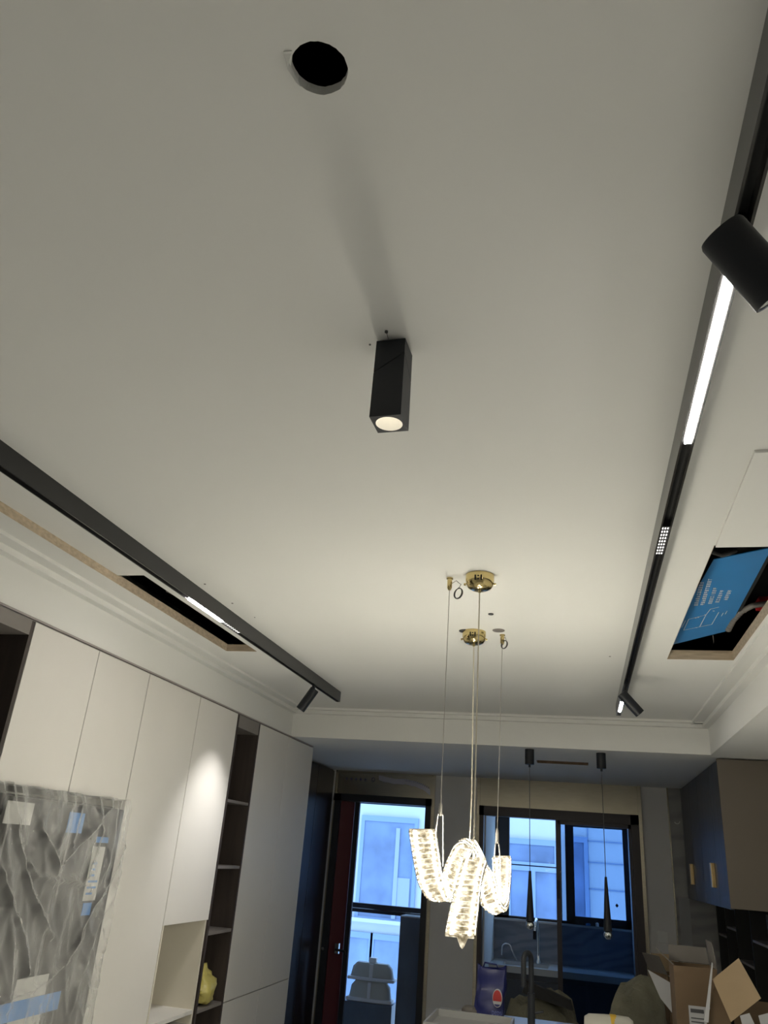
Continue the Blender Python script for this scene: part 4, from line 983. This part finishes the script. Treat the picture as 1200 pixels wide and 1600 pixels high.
tag(MB().slab([(a.x - .02, 7.0, .60), (a.x + .35, 7.15, .50), (a.x + .33, 7.2, .56), (a.x, 7.05, .68)], (0.01, .06, .0)).build('bag_flap', 'gap'), 'black folded flap lying on the rounded sack behind the tap', 'flap')
# small crumpled cloth beside the blue bag
pcx = at(733, 1592, y=5.98)
sack('crumpled_cloth', ((pcx.x, 6.05, IZ), (.055, .05, .055)), 'greycard', 'small crumpled beige cloth left of the blue bag', 'cloth', 3)
# white roll with a yellow band
pa, pz = at(912, 1590, y=5.75), at(990, 1588, y=5.75)
t = thing('wrapped_roll', ((pa.x + pz.x) / 2, 5.75, IZ), 'white wrapped roll with a yellow band lying on the island', 'roll')
zc = IZ + .072; L_ = pz.x - pa.x
MB().lathe((pa.x, 5.75, zc), [(0, 0), (.045, .004), (.062, .03), (.068, .12), (.070, .20), (.068, L_ - .03), (.05, L_ - .005), (0, L_)], (1, 0, 0), 28).build('wrapping', 'wrap', t, smooth=True)
MB().lathe((pa.x + L_ * .52, 5.75, zc), [(.0705, 0), (.0718, .002), (.0718, .036), (.0705, .038)], (1, 0.12, 0), 28).build('yellow_band', 'yellow', t, smooth=True)

# cardboard boxes
def carton(cx, cy, z0, w_, d_, h_, rz, lab, mats=('cardboard',), flaps=(), label=False, inner=True):
    t = thing('cardboard_box', (cx, cy, z0), lab, 'box', 'open cardboard boxes on the island')
    ca, sa = math.cos(rz), math.sin(rz)
    def W(x, y, z): return (cx + x * ca - y * sa, cy + x * sa + y * ca, z0 + z)
    def bxr(m_, x0, x1, y0, y1, z0_, z1_): m_.hexa([W(x0, y0, z0_), W(x1, y0, z0_), W(x1, y1, z0_), W(x0, y1, z0_), W(x0, y0, z1_), W(x1, y0, z1_), W(x1, y1, z1_), W(x0, y1, z1_)])
    m_ = MB(); e = .006; a, b = w_ / 2, d_ / 2
    bxr(m_, -a, a, -b, -b + e, .001, h_); bxr(m_, -a, a, b - e, b, .001, h_); bxr(m_, -a, -a + e, -b + e, b - e, .001, h_); bxr(m_, a - e, a, -b + e, b - e, .001, h_); bxr(m_, -a + e, a - e, -b + e, b - e, .001, .007)
    body = m_.build('carton', mats[0], t)
    for side, ln, ang_, mt in flaps:      # side: f b l r ; ang 0 = upright, positive = folded outwards
        s_, c_ = math.sin(ang_), math.cos(ang_)
        if side in 'fb':
            sg = -1 if side == 'f' else 1; q = [(-a + .004, sg * b, h_), (a - .004, sg * b, h_), (a - .01, sg * (b + ln * s_), h_ + ln * c_), (-a + .01, sg * (b + ln * s_), h_ + ln * c_)]
        else:
            sg = -1 if side == 'l' else 1; q = [(sg * a, -b + .004, h_), (sg * a, b - .004, h_), (sg * (a + ln * s_), b - .01, h_ + ln * c_), (sg * (a + ln * s_), -b + .01, h_ + ln * c_)]
        pv = [Vector(W(*v)) for v in q]; nn = (pv[1] - pv[0]).cross(pv[3] - pv[0]).normalized() * .005
        MB().slab([tuple(v + Vector((0, 0, .002))) for v in pv], tuple(nn)).build('flap', mt, t)
    if label:
        lb = MB(); bxr(lb, -a + .07, a - .03, -b - .003, -b - .0005, h_ * label, h_ * label + .20); l_ = lb.build('shipping_label', 'label', t)
        lb = MB(); bxr(lb, -a + .08, -a + .08 + (2 * a - .1) * .5, -b - .005, -b - .003, h_ * label + .165, h_ * label + .185)
        for k in range(7): bxr(lb, -a + .08, -a + .08 + (2 * a - .14) * random.uniform(.4, .9), -b - .005, -b - .003, h_ * label + .02 + k * .019, h_ * label + .026 + k * .019)
        lb.build('label_print', 'ink', l_)
    return t
p = at(1083, 1560, y=5.7)
carton(at(1086, 1560, y=5.75).x + .01, 5.86, IZ, .25, .24, at(1085, 1511, y=5.75).z - IZ, 0.02, 'open brown cardboard box with a white shipping label', flaps=(('b', .10, .5, 'greycard'), ('r', .14, -.12, 'greycard'), ('l', .10, .9, 'greycard')), label=.09)
carton(at(1040, 1560, y=7.1).x + .05, 7.12, FLOOR, .22, .24, at(1035, 1520, y=7.1).z - FLOOR, 0.5, 'tilted open brown box with a pale raised flap behind the labelled box', flaps=(('l', .13, .45, 'greycard'), ('b', .12, -.2, 'cardlight'), ('f', .15, 1.9, 'greycard')))
# box at the far right with a big raised flap
t = carton(at(1175, 1590, y=5.62).x + .13, 5.66, IZ, .44, .30, .15, -0.12, 'low brown cardboard box with white stickers and a large raised flap at the lower right', flaps=(('b', .14, .2, 'cardboard'),))
fl = [at(1113, 1530, y=5.66), at(1154, 1497, y=5.78), at(1189, 1560, y=5.60), at(1142, 1597, y=5.48)]
MB().slab([tuple(v) for v in fl], (0.002, .006, .0)).build('raised_flap', 'cardlight', t)
for px in (1165, 1194):
    q = [at(px - 9, 1587, y=5.50), at(px + 6, 1583, y=5.50), at(px + 14, 1600, y=5.50), at(px - 4, 1606, y=5.50)]
    MB().slab([tuple(v) for v in q], (0, .002, 0)).build('sticker', 'label', t)
t = thing('box_lid', tuple(at(1128, 1585, y=5.62)), 'pale narrow cardboard edge standing between the labelled box and the raised flap', 'cardboard')
q = [at(1112, 1504, y=5.70), at(1114, 1506, y=5.70), at(1107, 1598, y=5.5), at(1100, 1596, y=5.5)]
MB().slab([tuple(v) for v in q], (.004, .03, 0)).build('board', 'label', t)
q = [at(1118, 1535, y=5.66), at(1124, 1537, y=5.66), at(1145, 1608, y=5.55), at(1103, 1608, y=5.52)]
MB().slab([tuple(v) for v in q], (0, .01, 0)).build('folded_side', 'cardboard', t)
q = [at(1012, 1515, y=6.18), at(1055, 1540, y=6.18), at(1056, 1590, y=6.18), at(1032, 1560, y=6.18)]
tag(MB().slab([tuple(v) for v in q], (0, .01, 0)).build('loose_board', 'label'), 'grey white loose board leaning behind the boxes beside the sack', 'board')

# ------------------------------------------------------------------ drawing units -> metres
for me in {o.data for o in bpy.data.objects if o.type == 'MESH'}: me.transform(Matrix.Scale(K, 4))
for o in bpy.data.objects:
    if o == cam: continue
    if o.parent: o.location = o.location * K
    else: o.location = (o.location - Vector((0, 0, FLOOR))) * K
